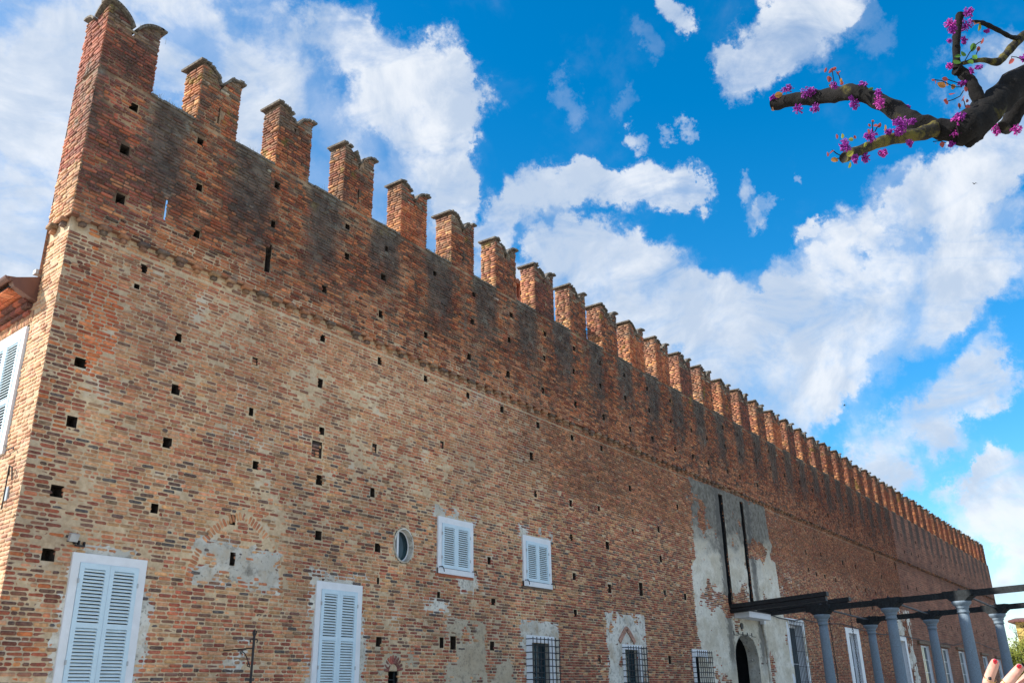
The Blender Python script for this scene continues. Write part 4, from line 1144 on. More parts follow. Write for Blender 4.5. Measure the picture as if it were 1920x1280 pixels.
for w in WIN_SH: shutter_window(w['x0'], w['x1'], w['z0'], w['z1'], w['rail'])

def pane_window(x0, x1, z0, z1, deep=.20, nx=2, nz=3, frame=.045, fmat=None):
    """reveal, glass and painted glazing bars"""
    fmat = fmat or M_WHITE
    mb = MB(); lining(mb, x0, x1, z0, z1, D - .02, deep + .05, True); CP(mb.build('window_reveal', M_WHITE if fmat is M_WHITE else M_PLASTER))
    y = D + deep
    fr = MB().box((x0, y - .04, z0), (x0 + frame, y, z1)).box((x1 - frame, y - .04, z0), (x1, y, z1)).box((x0 + frame, y - .04, z1 - frame), (x1 - frame, y, z1)).box((x0 + frame, y - .04, z0), (x1 - frame, y, z0 + frame))
    f = CP(fr.build('window_frame', fmat))
    cx_ = (x1 - x0 - 2 * frame); cz_ = (z1 - z0 - 2 * frame)
    for i in range(nx):
        for j in range(nz):
            a = x0 + frame + cx_ * i / nx + (.016 if i else 0); b = x0 + frame + cx_ * (i + 1) / nx - (.016 if i < nx - 1 else 0)
            c = z0 + frame + cz_ * j / nz + (.014 if j else 0); d = z0 + frame + cz_ * (j + 1) / nz - (.014 if j < nz - 1 else 0)
            p = MB().box((a, y - .02, c), (b, y - .014, d)).build('pane', M_GLASS); p.parent = f
    for i in range(1, nx):
        g_ = MB().box((x0 + frame + cx_ * i / nx - .016, y - .034, z0 + frame), (x0 + frame + cx_ * i / nx + .016, y - .006, z1 - frame)).build('mullion', fmat); g_.parent = f
    for j in range(1, nz):
        for i in range(nx):
            a = x0 + frame + cx_ * i / nx + (.016 if i else 0); b = x0 + frame + cx_ * (i + 1) / nx - (.016 if i < nx - 1 else 0)
            z = z0 + frame + cz_ * j / nz
            g_ = MB().box((a, y - .032, z - .014), (b, y - .008, z + .014)).build('glazing_bar', fmat); g_.parent = f
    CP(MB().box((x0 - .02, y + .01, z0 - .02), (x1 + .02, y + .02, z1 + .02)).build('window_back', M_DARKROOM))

M_TEAL = simple_mat('dark_teal_frame', (.05, .10, .13), .5, 8, .1)
def surround(x0, x1, z0, z1, ox0, ox1, oz1, mat=M_WHITE, proud=.035):
    y = D - proud
    o = MB().box((x0, y, oz1), (x1, D + .015, z1)).box((x0, y, z0), (ox0, D + .015, oz1)).box((ox1, y, z0), (x1, D + .015, oz1)).build('window_surround', mat)
    return CP(o)

def grille(x0, x1, z0, z1, y, nv, pz, r=.0125, returns=True):
    g_ = CP(MB().box((x0 + .02, y + .012, z0 - .012), (x1 - .02, y + .02, z0 + .012)).build('grille', M_IRON))
    vb = MB().tube([(0, 0, 0), (0, 0, z1 - z0 + .05)], r, 6); vm = bpy.data.meshes.new('bar'); vm.from_pydata(vb.v, [], vb.f); vm.update(); vm.materials.append(M_IRON)
    hb_ = MB().tube([(0, 0, 0), (x1 - x0 + .14, 0, 0)], r, 6); hm = bpy.data.meshes.new('crossbar'); hm.from_pydata(hb_.v, [], hb_.f); hm.update(); hm.materials.append(M_IRON)
    rb = MB().tube([(0, 0, 0), (0, D - y + .01, 0)], r, 6); rm = bpy.data.meshes.new('stay'); rm.from_pydata(rb.v, [], rb.f); rm.update(); rm.materials.append(M_IRON)
    for i in range(nv):
        q = bpy.data.objects.new('bar', vm); COL.objects.link(q); q.parent = g_; q.location = (x0 + (x1 - x0) * i / (nv - 1), y, z0)
    n = int((z1 - z0) / pz)
    for i in range(n + 1):
        z = z1 - i * pz
        q = bpy.data.objects.new('crossbar', hm); COL.objects.link(q); q.parent = g_; q.location = (x0 - .07, y + .004, z)
        if returns:
            for xx in (x0 - .06, x1 + .06):
                q = bpy.data.objects.new('stay', rm); COL.objects.link(q); q.parent = g_; q.location = (xx, y, z)
for w in WIN_GR:
    surround(w['x0'], w['x1'], w['z0'], w['z1'], w['ox0'], w['ox1'], w['oz1'])
    pane_window(w['ox0'], w['ox1'], -.35, w['oz1'], .16, 2, 2, .035, M_TEAL)
    grille(w['x0'] + .06, w['x1'] - .02, -.4, w['z1'] - .10, D - .20, 8, .165)
for w in WIN_T:
    surround(w['x0'], w['x1'], w['z0'], w['z1'], w['ox0'], w['ox1'], w['oz1'])
    pane_window(w['ox0'], w['ox1'], -.45, w['oz1'], .30, 2, 2, .11)
    if w.get('grate'): grille(w['ox0'] - .08, w['ox1'] + .02, -.4, w['z1'] - .13, D - .13, 10, .62, .011, False)
for a, b, t in WIN_F:
    pane_window(a, b, -.6, t, .16, 2, 4, .09)
    CP(MB().box((a - .85, D - .16, t + .06), (b + .45, D + .02, t + .24)).build('window_lintel', M_CORE))
# pointed hood and red brick over the second barred window
mb = MB()
for sgn in (-1, 1):
    for i in range(6):
        t0, t1 = i / 6, (i + 1) / 6
        pa = (25.58 + sgn * .48 * t0, 1.98 - .40 * t0 ** 1.2); pb = (25.58 + sgn * .48 * t1, 1.98 - .40 * t1 ** 1.2)
        mb.obox(((pa[0] + pb[0]) / 2, D - .045, (pa[1] + pb[1]) / 2 - .05), (pb[0] - pa[0], 0, pb[1] - pa[1]), (0, 1, 0), (-(pb[1] - pa[1]), 0, pb[0] - pa[0]), .055, .02, .07)
CP(mb.build('pointed_arch_hood', simple_mat('faded_red_plaster', (.42, .24, .18), .95, 12, .3, .5)))
# oval window
def ell(cx_, cz_, rx, rz, y, n=32): return [(cx_ + rx * math.cos(2 * math.pi * i / n), y, cz_ + rz * math.sin(2 * math.pi * i / n)) for i in range(n)]
n = 32; ox, oz, rx, rz = OVAL
mb = MB()
a, b, c, d = ell(ox, oz, rx + .035, rz + .035, D - .012), ell(ox, oz, rx, rz, D - .018), ell(ox, oz, rx, rz, D + .2), ell(ox, oz, rx + .035, rz + .035, D + .01)
mb.add(a + b + c + d, [(i, (i+1)%n, n+(i+1)%n, n+i) for i in range(n)] + [(n+i, n+(i+1)%n, 2*n+(i+1)%n, 2*n+i) for i in range(n)] + [(i, (i+1)%n, 3*n+(i+1)%n, 3*n+i) for i in range(n)])
CP(mb.build('oval_window_surround', M_PLASTER))
fr = CP(MB().add(ell(ox, oz, rx, rz, D + .12) + ell(ox, oz, rx - .035, rz - .035, D + .12), [(i, (i+1)%n, n+(i+1)%n, n+i) for i in range(n)]).box((ox - .12, D + .10, oz - rz * .93), (ox - .06, D + .13, oz + rz * .93)).build('oval_window_frame', M_WHITE))
pn = MB().add(ell(ox, oz, rx, rz, D + .135) + ell(ox, oz, rx, rz, D + .14), [tuple(range(n)), tuple(range(n, 2*n))]).build('pane', M_GLASS); pn.parent = fr
cu = MB().add([(ox - .26, D + .16, oz - .2), (ox - .10, D + .16, oz - .3), (ox - .10, D + .16, oz + .3), (ox - .26, D + .16, oz + .2)], [(0,1,2,3)]).build('curtain', M_WHITE); cu.parent = fr
# small arched opening
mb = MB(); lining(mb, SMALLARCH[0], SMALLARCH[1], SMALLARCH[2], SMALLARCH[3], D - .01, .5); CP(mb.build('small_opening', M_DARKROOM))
CP(MB().box((15.24, D + .05, -.3), (15.275, D + .08, .57)).box((15.05, D + .05, .40), (15.24, D + .08, .43)).build('opening_frame', M_STONE_DK))

# ---- end wall: window with shutters
mbs = MB()
def sidebox(mb_, u0, u1, z0, z1, n0, n1):
    f = F_SIDE
    p = f.pts(np.array([u0, u1, u1, u0] * 2), np.array([n0] * 4 + [n1] * 4), np.array([z0, z0, z1, z1] * 2))
    mb_.add([tuple(q) for q in p], [(0,1,2,3),(4,7,6,5),(0,4,5,1),(1,5,6,2),(2,6,7,3),(3,7,4,0)])
u0, u1, z0, z1 = .90, 2.35, 3.95, 6.06
for q in ((u0, u1, z1 - .14, z1), (u0, u0 + .13, z0, z1 - .14), (u1 - .13, u1, z0, z1 - .14), (u0, u1, z0 - .12, z0)): sidebox(mbs, *q, -.02, .045)
CP(mbs.build('window_surround', M_WHITE))
mb = MB(); sidebox(mb, u0 + .13, u1 - .13, z0, z1 - .14, -.01, .004); CP(mb.build('window_back', M_DARKROOM))
um = (u0 + u1) / 2
for side in (0, 1):
    a = u0 + .135 if side == 0 else um + .003; b = um - .003 if side == 0 else u1 - .135
    m_ = MB(); st = .07; zb_, zt_ = z0 + .01, z1 - .15; rl = z0 + .82
    for q in ((a, a + st, zb_, zt_), (b - st, b, zb_, zt_), (a + st, b - st, zt_ - .08, zt_), (a + st, b - st, zb_, zb_ + .08), (a + st, b - st, rl - .04, rl + .04)): sidebox(m_, *q, .015, .055)
    sh = CP(m_.build('shutter', M_SHUT))
    uu = Vector(F_SIDE.u); nn = Vector(F_SIDE.n)
    for pa, pb in ((rl + .04, zt_ - .08), (zb_ + .08, rl - .04)):
        n_ = int((pb - pa) / .0515)
        me = MB().obox((0, 0, 0), uu, nn * math.cos(R(38)) - Vector((0, 0, 1)) * math.sin(R(38)), nn * math.sin(R(38)) + Vector((0, 0, 1)) * math.cos(R(38)), (b - a) / 2 - st - .001, .023, .0075)
        sm = bpy.data.meshes.new('slat'); sm.from_pydata(me.v, [], me.f); sm.update(); sm.materials.append(M_SLAT)
        for i in range(n_):
            q = bpy.data.objects.new('slat', sm); COL.objects.link(q); q.parent = sh
            q.location = Vector((XA, D, pb - .024 - i * (pb - pa - .01) / n_)) + uu * ((a + b) / 2) + nn * .033
mb = MB(); sidebox(mb, .42, .56, 3.0, 3.22, -.01, .018); CP(mb.build('meter_box', M_GALV))

# ---- roof, eaves and brick cornice of the wing behind the end wall
UE = ENDD + .02
def sp(u, n_, z): 
    p = F_SIDE.pts(np.array([u]), np.array([n_]), np.array([z]))[0]; return tuple(p)
def prism(prof_, ua, ub):
    n = len(prof_)
    vs = [sp(ua, a, b) for a, b in prof_] + [sp(ub, a, b) for a, b in prof_]
    return vs, [tuple(range(n)), tuple(reversed(range(n, 2 * n)))] + [(i, (i+1)%n, n+(i+1)%n, n+i) for i in range(n)]
mb = MB().add(*prism([(-1.5, 7.22), (.52, 6.86), (.52, 6.80), (-1.5, 7.16)], UE + .0, SIDE_LEN)); CP(mb.build('roof', M_TILE))
mb = MB().add(*prism([(.0, 6.50), (.40, 6.66), (.47, 6.80), (.0, 6.97)], UE - .14, UE + .02)); CP(mb.build('verge_flashing', M_BRONZE))
mb = MB()
gp = [(.50 + .075 * math.cos(R(180 + a)), 6.80 + .075 * math.sin(R(180 + a))) for a in range(0, 181, 20)] + [(.56, 6.80), (.50, 6.745), (.44, 6.80)]
mb.add(*prism(gp, UE - .16, SIDE_LEN)); CP(mb.build('gutter', M_BRONZE))
# boarded brick soffit: tiles carried on brick courses
a_s = []
for i in range(36):
    ua = UE + i * .215
    for j, (na, nb) in enumerate(((.24, .44), (.03, .23))):
        q = MB().add(*prism([(na, 6.63 + (.44 - na) * .0), (nb, 6.63), (nb, 6.66), (na, 6.66)], ua + .004 + j * .1, ua + .208 + j * .1)).build('soffit_tile', M_TERRA if False else M_BRICK_ONE)
        q.color = (*pick(PAL_OR, W_OR, 1)[0], 1); CP(q)
for (n1_, za, zb_) in ((.16, 6.52, 6.60), (.10, 6.42, 6.50), (.055, 6.30, 6.37)):
    for i in range(33):
        ua = UE + i * .235
        q = MB().add(*prism([(-.02, za), (n1_, za + .01), (n1_, zb_), (-.02, zb_)], ua, ua + .225)).build('cornice_brick', M_BRICK_ONE)
        q.color = (*pick(PAL_MAR, W_MAR, 1)[0], 1); CP(q)
mb = MB().add(*prism([(-.3, 6.60), (.42, 6.67), (.42, 6.72), (-.3, 6.95)], UE, SIDE_LEN)); CP(mb.build('eaves_board', M_WOOD_DK))
mb = MB().add(*prism([(-.02, 7.02), (.10, 7.02), (.10, 7.10), (-.02, 7.10)], UE - .12, UE - .0)); CP(mb.build('flashing_clip', M_GALV))
# the wing's far sides, so that it is a closed building
mb = MB()
e0 = sp(SIDE_LEN, 0, 0)
mb.add([(e0[0], e0[1], GROUND), (XB, e0[1], GROUND), (XB, e0[1], 6.9), (e0[0], e0[1], 6.9)], [(0,1,2,3)])
mb.add([(XB, D + 1.5, GROUND), (XB, e0[1], GROUND), (XB, e0[1], 6.9), (XB, D + 1.5, 6.9)], [(0,1,2,3)])
CP(mb.build('rear_wall', M_FAR))
mb = MB()
mb.add([(sp(UE, -1.5, 7.2)), (XB, D + .95, 7.2), (XB, e0[1], 6.9), (e0[0], e0[1], 6.9)], [(0,1,2,3)])
CP(mb.build('rear_roof', M_TILE))

# ================================================================== things beside the castle
def wall_pt(px, py, y=D):
    d = AF + AX * ((px - 960) / F_PX) + AD * ((py - 640) / F_PX)
    return d * (y / d.y)

# ---- pergola of granite columns
perg = thing('pergola', 'pergola of grey granite columns carrying long dark stone beams', 'pergola', (28, 7, GROUND))
PO = Vector((28, 7, GROUND))
def PP(o, par=None):
    o.parent = par or perg
    if par is None: o.matrix_parent_inverse = Matrix.Translation(-PO)
    return o
rows = [(26.2, .332, (9.05, 6.83, 4.78, 2.55), 9.55, 1.2), (31.6, .40, (9.23, 6.98, 4.78, 2.55), 9.72, 1.2)]
ZB = 2.34
for x0, k, ys, ye, ya in rows:
    dv = Vector((k, 1, 0)).normalized(); nv = Vector((1, -k, 0)).normalized()
    ycuts = [ye] + [y for y in ys[1:]] + [ya]
    for a, b in zip(ycuts[:-1], ycuts[1:]):
        pa = Vector((x0 + k * a, a, 0)); pb = Vector((x0 + k * b, b, 0))
        L = (pa - pb).length
        PP(MB().obox((pa + pb) / 2 + Vector((0, 0, ZB + .08)), dv, nv, (0, 0, 1), L / 2 - .006, .075, .08).build('beam', M_STONE_DK))
    for y in ys:
        c = Vector((x0 + k * y, y, 0))
        r0, r1 = .136 * rng.uniform(.97, 1.03), .168
        prof_ = [(r1 * 1.25, GROUND), (r1 * 1.25, GROUND + .12), (r1, GROUND + .16)]
        for i in range(9):
            t = i / 8; prof_.append((r1 + (r0 - r1) * t ** 1.4, GROUND + .16 + (1.93 - GROUND - .16) * t))
        col = PP(MB().lathe(c, prof_, 28).build('column', M_STONE, smooth=False))
        col.data.shade_smooth()
        cp = MB().lathe(c, [(r0 + .022, 1.93), (r0 + .026, 1.955), (r0 + .012, 1.975), (r0 + .012, 2.04), (r0 + .035, 2.055), (r0 + .04, 2.075), (r0 + .03, 2.09), (r0 + .06, 2.12), (r0 + .105, 2.165), (r0 + .115, 2.20), (r0 + .115, 2.235)], 28).build('capital', M_STONE)
        cp.data.shade_smooth(); PP(cp, col)
        # bracketed impost block: square above the capital, spreading along the beam with an ogee
        m_ = MB()
        half = [(.20, 2.24), (.24, 2.262), (.27, 2.30), (.345, 2.335), (.36, 2.36), (.40, 2.375), (.415, 2.515)]
        pf = [(s, z) for s, z in half] + [(-s, z) for s, z in reversed(half)]
        n = len(pf)
        vs = [c + dv * s + nv * w_ + Vector((0, 0, z)) for w_ in (-.17, .17) for s, z in pf]
        m_.add(vs, [tuple(range(n)), tuple(reversed(range(n, 2 * n)))] + [(i, (i + 1) % n, n + (i + 1) % n, n + i) for i in range(n)])
        PP(m_.build('impost', M_STONE_DK), col)
        PP(MB().add([c + Vector((.05, .05, 2.51)), c + Vector((-.05, .05, 2.51)), c + Vector((0, -.07, 2.51)), c + Vector((.01, 0, 2.59))], [(0,1,2),(0,1,3),(1,2,3),(2,0,3)]).build('dowel', M_IRON), col)
for i in range(3):
    y1, y2 = rows[0][2][i], rows[1][2][i]
    a = Vector((26.2 + .332 * y1 + .1, y1 - .12, 2.40)); b = Vector((31.6 + .40 * y2 - .15, y2, 2.40))
    PP(MB().tube([a, b], .028, 8).build('tie_rod', M_IRON))

# ---- chains from the ends of the drawbridge arms
def chain(x, y, z0, z1, label):
    mb = MB(); z = z1; i = 0
    while z > z0:
        ang = 0 if i % 2 == 0 else math.pi / 2
        ca, sa = math.cos(ang), math.sin(ang); pts_ = []
        for k in range(9):
            a = 2 * math.pi * k / 8; u = .026 * math.cos(a); w = .052 * math.sin(a)
            pts_.append((x + u * ca + .012 * math.sin(i * .5), y + u * sa, z + w))
        mb.tube(pts_, .0095, 5, cap=False); z -= .082; i += 1
    o = mb.build('chain', M_IRON); tag(o, label, 'chain', 'drawbridge chains'); return o
chain(34.1, 10.32, GROUND, 3.08, 'iron chain hanging from the nearer timber arm, behind the first pergola column')
chain(36.85, 10.32, GROUND, 3.08, 'iron chain hanging from the farther timber arm, in front of a tall white window')

# ---- cable slung along the wall
pts = [wall_pt(px, py, 13.88) for px, py in ((1440,1150),(1462,1158),(1490,1163),(1506,1160),(1530,1166),(1550,1168),(1580,1169),(1620,1181),(1650,1188),(1690,1191),(1720,1197),(1745,1203),(1768,1205),(1789,1209),(1810,1212),(1830,1199),(1850,1208),(1874,1219))]
pts = pts[:14] + [wall_pt(1812, 1204, 13.88), wall_pt(1835, 1204, 13.88), wall_pt(1852, 1212, 13.88), wall_pt(1873, 1219, 13.88)]
tag(MB().tube(pts, .022, 6).build('cable', M_CABLE), 'thin black cable sagging along the wall above the ground-floor windows', 'cable')
pts = [wall_pt(px, py, 13.9) for px, py in ((0,0),)]
sd = lambda u, z, n=.03: Vector(sp(u, n, z))
tag(MB().tube([sd(1.6, 4.05), sd(1.1, 3.98), sd(.88, 3.96), sd(.72, 3.84, .05), sd(.5, 3.86), sd(.42, 3.80, .06)], .011, 6).build('cable', M_CABLE), 'short dark wire crossing the sunlit end wall below its shuttered window', 'cable')
w_ = MB().tube([sd(.30, 3.30, .04), sd(.33, 3.50, .06), sd(.42, 3.54, .07), sd(.47, 3.40, .03)], .011, 6)
w_.tube([sd(.42, 3.54, .07), sd(.46, 3.2, .05), sd(.46, 2.95, .05), sd(.55, 2.88, .02)], .011, 6)
tag(w_.build('cable', M_CABLE), 'twisted black wire looping down the end wall beside the grey meter box', 'cable')

# ---- wrought-iron bracket on a pole near the bricked-up arch
A0 = wall_pt(418, 1219)
d = AF + AX * ((475 - 960) / F_PX) + AD * ((1214 - 640) / F_PX)
py_ = d.y * (A0.x / d.x); zb = d.z * (A0.x / d.x)
bz = thing('iron_bracket', 'black wrought-iron pole with a scrolled wall stay before the bricked-up arch', 'bracket', (A0.x, py_, GROUND))
BP = lambda o: (setattr(o, 'parent', bz), setattr(o, 'matrix_parent_inverse', Matrix.Translation(-Vector((A0.x, py_, GROUND)))))
zt = zb + .22
BP(MB().tube([(A0.x, py_, GROUND), (A0.x, py_, zt)], .021, 8).build('pole', M_IRON))
BP(MB().tube([A0 + Vector((0, .02, 0)), (A0.x, py_, zb)], .011, 6).build('arm', M_IRON))
m_ = MB()
for s in (-1, 1): m_.tube([(A0.x, py_, zt - .04), (A0.x + s * .035, py_, zt + .02), (A0.x + s * .03, py_ - .01, zt + .07)], .012, 6)
for s in (-1, 1): m_.tube([(A0.x + s * (.01 + .035 * (1 - math.cos(t)) ), py_, zt - .10 + .03 * math.sin(t)) for t in [i * .6 for i in range(8)]], .010, 6)
m_.tube([(A0.x, py_, zt - .05), (A0.x, py_, zt + .09)], .014, 6)
BP(m_.build('finial', M_IRON))
L = D - py_
sc = [(A0.x, py_ + .05 + (L * .28) * t - .0, zb - .05 - .26 * (1 - t) ** 1.6) for t in [i / 10 for i in range(11)]]
sc = [(A0.x, py_ + .09 + .03 * math.cos(a), zb - .28 + .035 * math.sin(a)) for a in (3.5, 2.2, 1, -.2)] + sc + [(A0.x, sc[-1][1] + .02 + .03 * math.sin(a), zb - .06 - .03 * math.cos(a)) for a in (.5, 1.6, 2.8, 3.8)]
BP(MB().tube(sc, .009, 6).build('scroll', M_IRON))

# ---- small floodlight above the first window
fl = thing('floodlight', 'small pale floodlight on a black bracket above the first tall shuttered window', 'lamp', (7.62, D, 2.45))
def FP(o): o.parent = fl; return o
FP(MB().obox((-.02, -.10, .03), (1, 0, 0), (0, 1, .4), (0, -.4, 1), .07, .035, .06).build('lamp_body', M_GALV))
FP(MB().box((.03, -.09, -.06), (.055, -.0, .0)).box((.055, -.05, -.09), (.22, -.025, -.065)).box((.10, -.07, -.065), (.12, -.02, .0)).box((.19, -.07, -.065), (.21, -.02, -.01)).build('lamp_bracket', M_IRON))

fl = thing('wall_lamp', 'small white lamp under the timber arms right of the gate arch', 'lamp', (36.95, D, 2.74))
FP(MB().box((-.10, -.22, -.13), (.10, -.05, .17)).build('lamp_body', M_WHITE))
FP(MB().box((-.03, -.05, -.02), (.03, .0, .04)).build('lamp_bracket', M_IRON))

# ---- chimney and white vent on the roofs behind the battlements
def yplane(px, py, y): return wall_pt(px, py, y)
pc = yplane(978, 562, 16.2); pt_ = yplane(974, 536, 16.2)
ch = thing('chimney', 'tiled terracotta chimney head peeping between two merlons', 'chimney', (pc.x, 16.2, 7.4))
hz = pt_.z - 7.4; bz_ = pc.z - 7.4
def HP(o): o.parent = ch; return o
HP(MB().box((-.55, 0, 0), (.55, .6, bz_)).build('chimney_stack', M_TERRA))
for i in range(6):
    HP(MB().box((-.52 + i * .20, 0.02, bz_), (-.46 + i * .20, .58, hz)).build('chimney_pillar', M_TERRA))
HP(MB().box((-.62, -.06, hz), (.62, .66, hz + .05)).build('chimney_slab', M_TERRA))
for i in range(7):
    tl = MB().tube([(-.56 + i * .186, -.12, hz + .06), (-.56 + i * .186, .3, hz + .17)], [.085, .095], 10).build('roof_tile', M_TILE); HP(tl)
pv = yplane(1342, 766, 16.6); pv2 = yplane(1342, 750, 16.6)
v_ = thing('roof_vent', 'white box on the roof seen through the crenel above the gate', 'vent', (pv.x, 16.6, 7.4))
a_ = MB().box((-.42, 0, 0), (.42, .4, pv2.z - 7.4)).build('vent_box', M_WHITE); a_.parent = v_
a_ = MB().box((-.22, -.02, pv.z - 7.4), (.22, .0, pv2.z - 7.4 - .1)).build('vent_panel', M_GALV); a_.parent = v_

# ---- weeds rooted in the tops of the wall
mt, nt = new_mat('dry_weed'); P = geo_pos(nt)
finish(nt, nt.mix(nt.noise(P, 20, 2, .5), (.10, .12, .03), (.26, .21, .10)), .9)
vs, fs = [], []
spots = [(XA + .9, SILL + 1.38, .25), (8.0, SILL + .04, .3), (8.5, SILL + .04, .2), (9.2, TOP - .32, .3), (10.3, SILL + .04, .5), (12.2, SILL + .04, .35), (14.5, SILL + .04, .3), (16.2, SILL + .04, .2), (20.6, SILL + .04, .4), (22.5, SILL + .04, .3), (18.4, SILL + .04, .3)]
for x, z, wd in spots:
    for i in range(46):
        bx = x + rng.normal(0, wd * .5); by = UPY + rng.uniform(.0, .25); h = rng.uniform(.05, .17)
        dx_, dy_ = rng.normal(0, .04), rng.normal(0, .04)
        b = len(vs)
        vs += [(bx, by, z), (bx + .006, by, z), (bx + dx_ * .6 + .004, by + dy_ * .6, z + h * .7), (bx + dx_, by + dy_, z + h)]
        fs += [(b, b + 1, b + 2), (b, b + 2, b + 3)]
        if rng.random() < .5:
            b = len(vs); q = Vector((bx + dx_, by + dy_, z + h))
            vs += [tuple(q + Vector(v)) for v in ((-.012, 0, 0), (.0, -.01, -.008), (.012, 0, .004), (0, .01, .012))]; fs += [(b, b + 1, b + 2, b + 3)]
tag(MB().add(vs, fs).build('weeds', mt), kind='stuff')

# ================================================================== redbud tree reaching in from the right
mt, nt = new_mat('redbud_bark'); P = geo_pos(nt)
f1 = nt.noise(P, 30, 8, .7); f2 = nt.noise(P, 9, 5, .6)
c = nt.mix(nt.ss(f1, .35, .7), (.003, .0027, .003), (.010, .0085, .008))
moss = nt.m('MULTIPLY', nt.ss(f2, .62, .72), nt.ss(f1, .35, .55))
c = nt.mix(nt.m('MULTIPLY', moss, .8), c, (.09, .08, .015))
finish(nt, c, .95, f1, 1.0, .008); M_BARK = mt
mt, nt = new_mat('redbud_moss_bark'); P = geo_pos(nt); f1 = nt.noise(P, 22, 8, .7)
finish(nt, nt.mix(nt.ss(f1, .42, .58), (.018, .016, .014), (.12, .10, .02)), .95, f1, 1.0, .008); M_MOSSB = mt
M_CUT = simple_mat('cut_wood', (.30, .17, .12), .9, 60, .3, .3)
def flower_mat(name, a, b_):
    mt, nt = new_mat(name); P = geo_pos(nt)
    c = nt.mix(nt.noise(P, 90, 2, .5), a, b_)
    b = finish(nt, c, .6); b.inputs['Subsurface Weight'].default_value = 0.0
    return mt
M_FLW = [flower_mat('magenta_flower', (.10, .006, .14), (.33, .022, .34)), flower_mat('pink_flower', (.30, .014, .18), (.44, .045, .38))]
def leaf_mat(name, col):
    mt, nt = new_mat(name)
    d_ = nt.n('ShaderNodeBsdfDiffuse'); t_ = nt.n('ShaderNodeBsdfTranslucent'); m_ = nt.n('ShaderNodeMixShader')
    for q in (d_, t_): q.inputs[0].default_value = (*col, 1)
    m_.inputs[0].default_value = .45
    nt.link(d_.outputs[0], m_.inputs[1]); nt.link(t_.outputs[0], m_.inputs[2])
    o = nt.n('ShaderNodeOutputMaterial'); nt.link(m_.outputs[0], o.inputs[0]); return mt
M_LEAF = {'r': leaf_mat('young_red_leaf', (.36, .09, .08)), 'g': leaf_mat('green_leaf', (.10, .22, .05)), 'o': leaf_mat('bronze_leaf', (.42, .20, .06)), 'y': leaf_mat('yellow_green_leaf', (.30, .30, .06))}

def cp(x, y, d): return at(1420 + x / 3.764, y / 3.764, d)
base = Vector((at(2260, 260, 3.2).x, at(2260, 260, 3.2).y, GROUND))
tree = thing('redbud_tree', 'redbud tree whose dark pruned boughs with magenta blossom reach in from the right', 'tree', base)
def TP(o, par=None):
    if par is None: o.parent = tree; o.matrix_parent_inverse = Matrix.Translation(-base)
    else: o.parent = par
    return o
def bough(pl, name='branch', mat=None, sub=6, rough=.10, n=14):
    """pl: (crop x, crop y, width px of the photo, distance)"""
    ps = [cp(x, y, d) for x, y, w, d in pl]; rs = [w / 2 * d / F_PX for x, y, w, d in pl]
    P2, R2 = [], []
    for i in range(len(ps) - 1):
        p0 = ps[max(i - 1, 0)]; p1 = ps[i]; p2 = ps[i+1]; p3 = ps[min(i + 2, len(ps) - 1)]
        for k in range(sub):
            t = k / sub
            P2.append(.5 * ((2 * p1) + (p2 - p0) * t + (2 * p0 - 5 * p1 + 4 * p2 - p3) * t * t + (3 * p1 - p0 - 3 * p2 + p3) * t ** 3)); R2.append(rs[i] * (1 - t) + rs[i+1] * t)
    P2.append(ps[-1]); R2.append(rs[-1])
    m_ = MB().tube(P2, R2, n)
    vs = []
    for i, v in enumerate(m_.v):
        c_ = P2[min(i // n, len(P2) - 1)]; v = Vector(v); dd = v - c_
        k = 1 + rough * (fbm(np.array([i * .37]), np.array([(i % n) * .9 + 3]), 2)[0] - .5) * 2.2 + rough * .8 * math.sin(i // n * 1.3 + (i % n) * .9)
        vs.append(tuple(c_ + dd * k))
    m_.v = vs
    o = m_.build(name, mat or M_BARK, smooth=True); TP(o); return o
tr = MB().tube([base, base + Vector((-.02, .03, 1.0)), base + Vector((.0, .0, 1.9)), cp(2700, 560, 2.9)], [.16, .13, .12, .085], 14).build('trunk', M_BARK, smooth=True); TP(tr)
bough([(2700,560,60,2.9),(2250,420,50,2.8),(1882,555,50,2.65),(1720,690,52,2.6),(1590,810,58,2.55),(1480,900,60,2.5),(1380,935,50,2.5)])
bough([(1600,800,52,2.55),(1540,900,46,2.52),(1500,985,30,2.5),(1493,1042,7,2.5)])
A_ = bough([(1500,900,46,2.5),(1380,925,42,2.5),(1250,900,38,2.52),(1100,862,38,2.55),(950,762,33,2.62),(800,690,29,2.68),(680,650,29,2.72),(560,668,29,2.78),(400,690,27,2.85),(250,705,25,2.9),(112,735,25,2.95)])
TP(MB().tube([cp(114, 735, 2.95), cp(98, 738, 2.953)], [12.6 / F_PX * 2.95, 12 / F_PX * 2.95], 14).build('cut_end', M_CUT))
bough([(1250,910,30,2.5),(1150,945,26,2.48),(950,980,22,2.42),(800,1030,18,2.37),(680,1080,20,2.33),(610,1115,19,2.3)], mat=M_MOSSB)
bough([(1590,760,30,2.56),(1545,660,23,2.56),(1500,570,21,2.58),(1440,510,21,2.6),(1398,488,22,2.6)])
bough([(1405,480,18,2.6),(1405,400,13,2.6),(1405,280,14,2.62),(1415,180,14,2.64),(1432,100,14,2.65)])
bough([(1440,450,7,2.6),(1520,432,8,2.62),(1600,425,9,2.66),(1690,438,15,2.7),(1745,395,14,2.75),(1820,310,15,2.8),(1900,240,17,2.85),(2100,190,20,2.9)], mat=M_MOSSB)
bough([(1520,150,4,2.65),(1580,160,8,2.67),(1640,185,9,2.69),(1720,225,8,2.72),(1790,262,8,2.76),(1840,268,9,2.8)])
bough([(2200,520,44,2.9),(1960,620,34,2.8),(1860,730,30,2.72),(1800,830,30,2.7),(1745,905,27,2.68)])
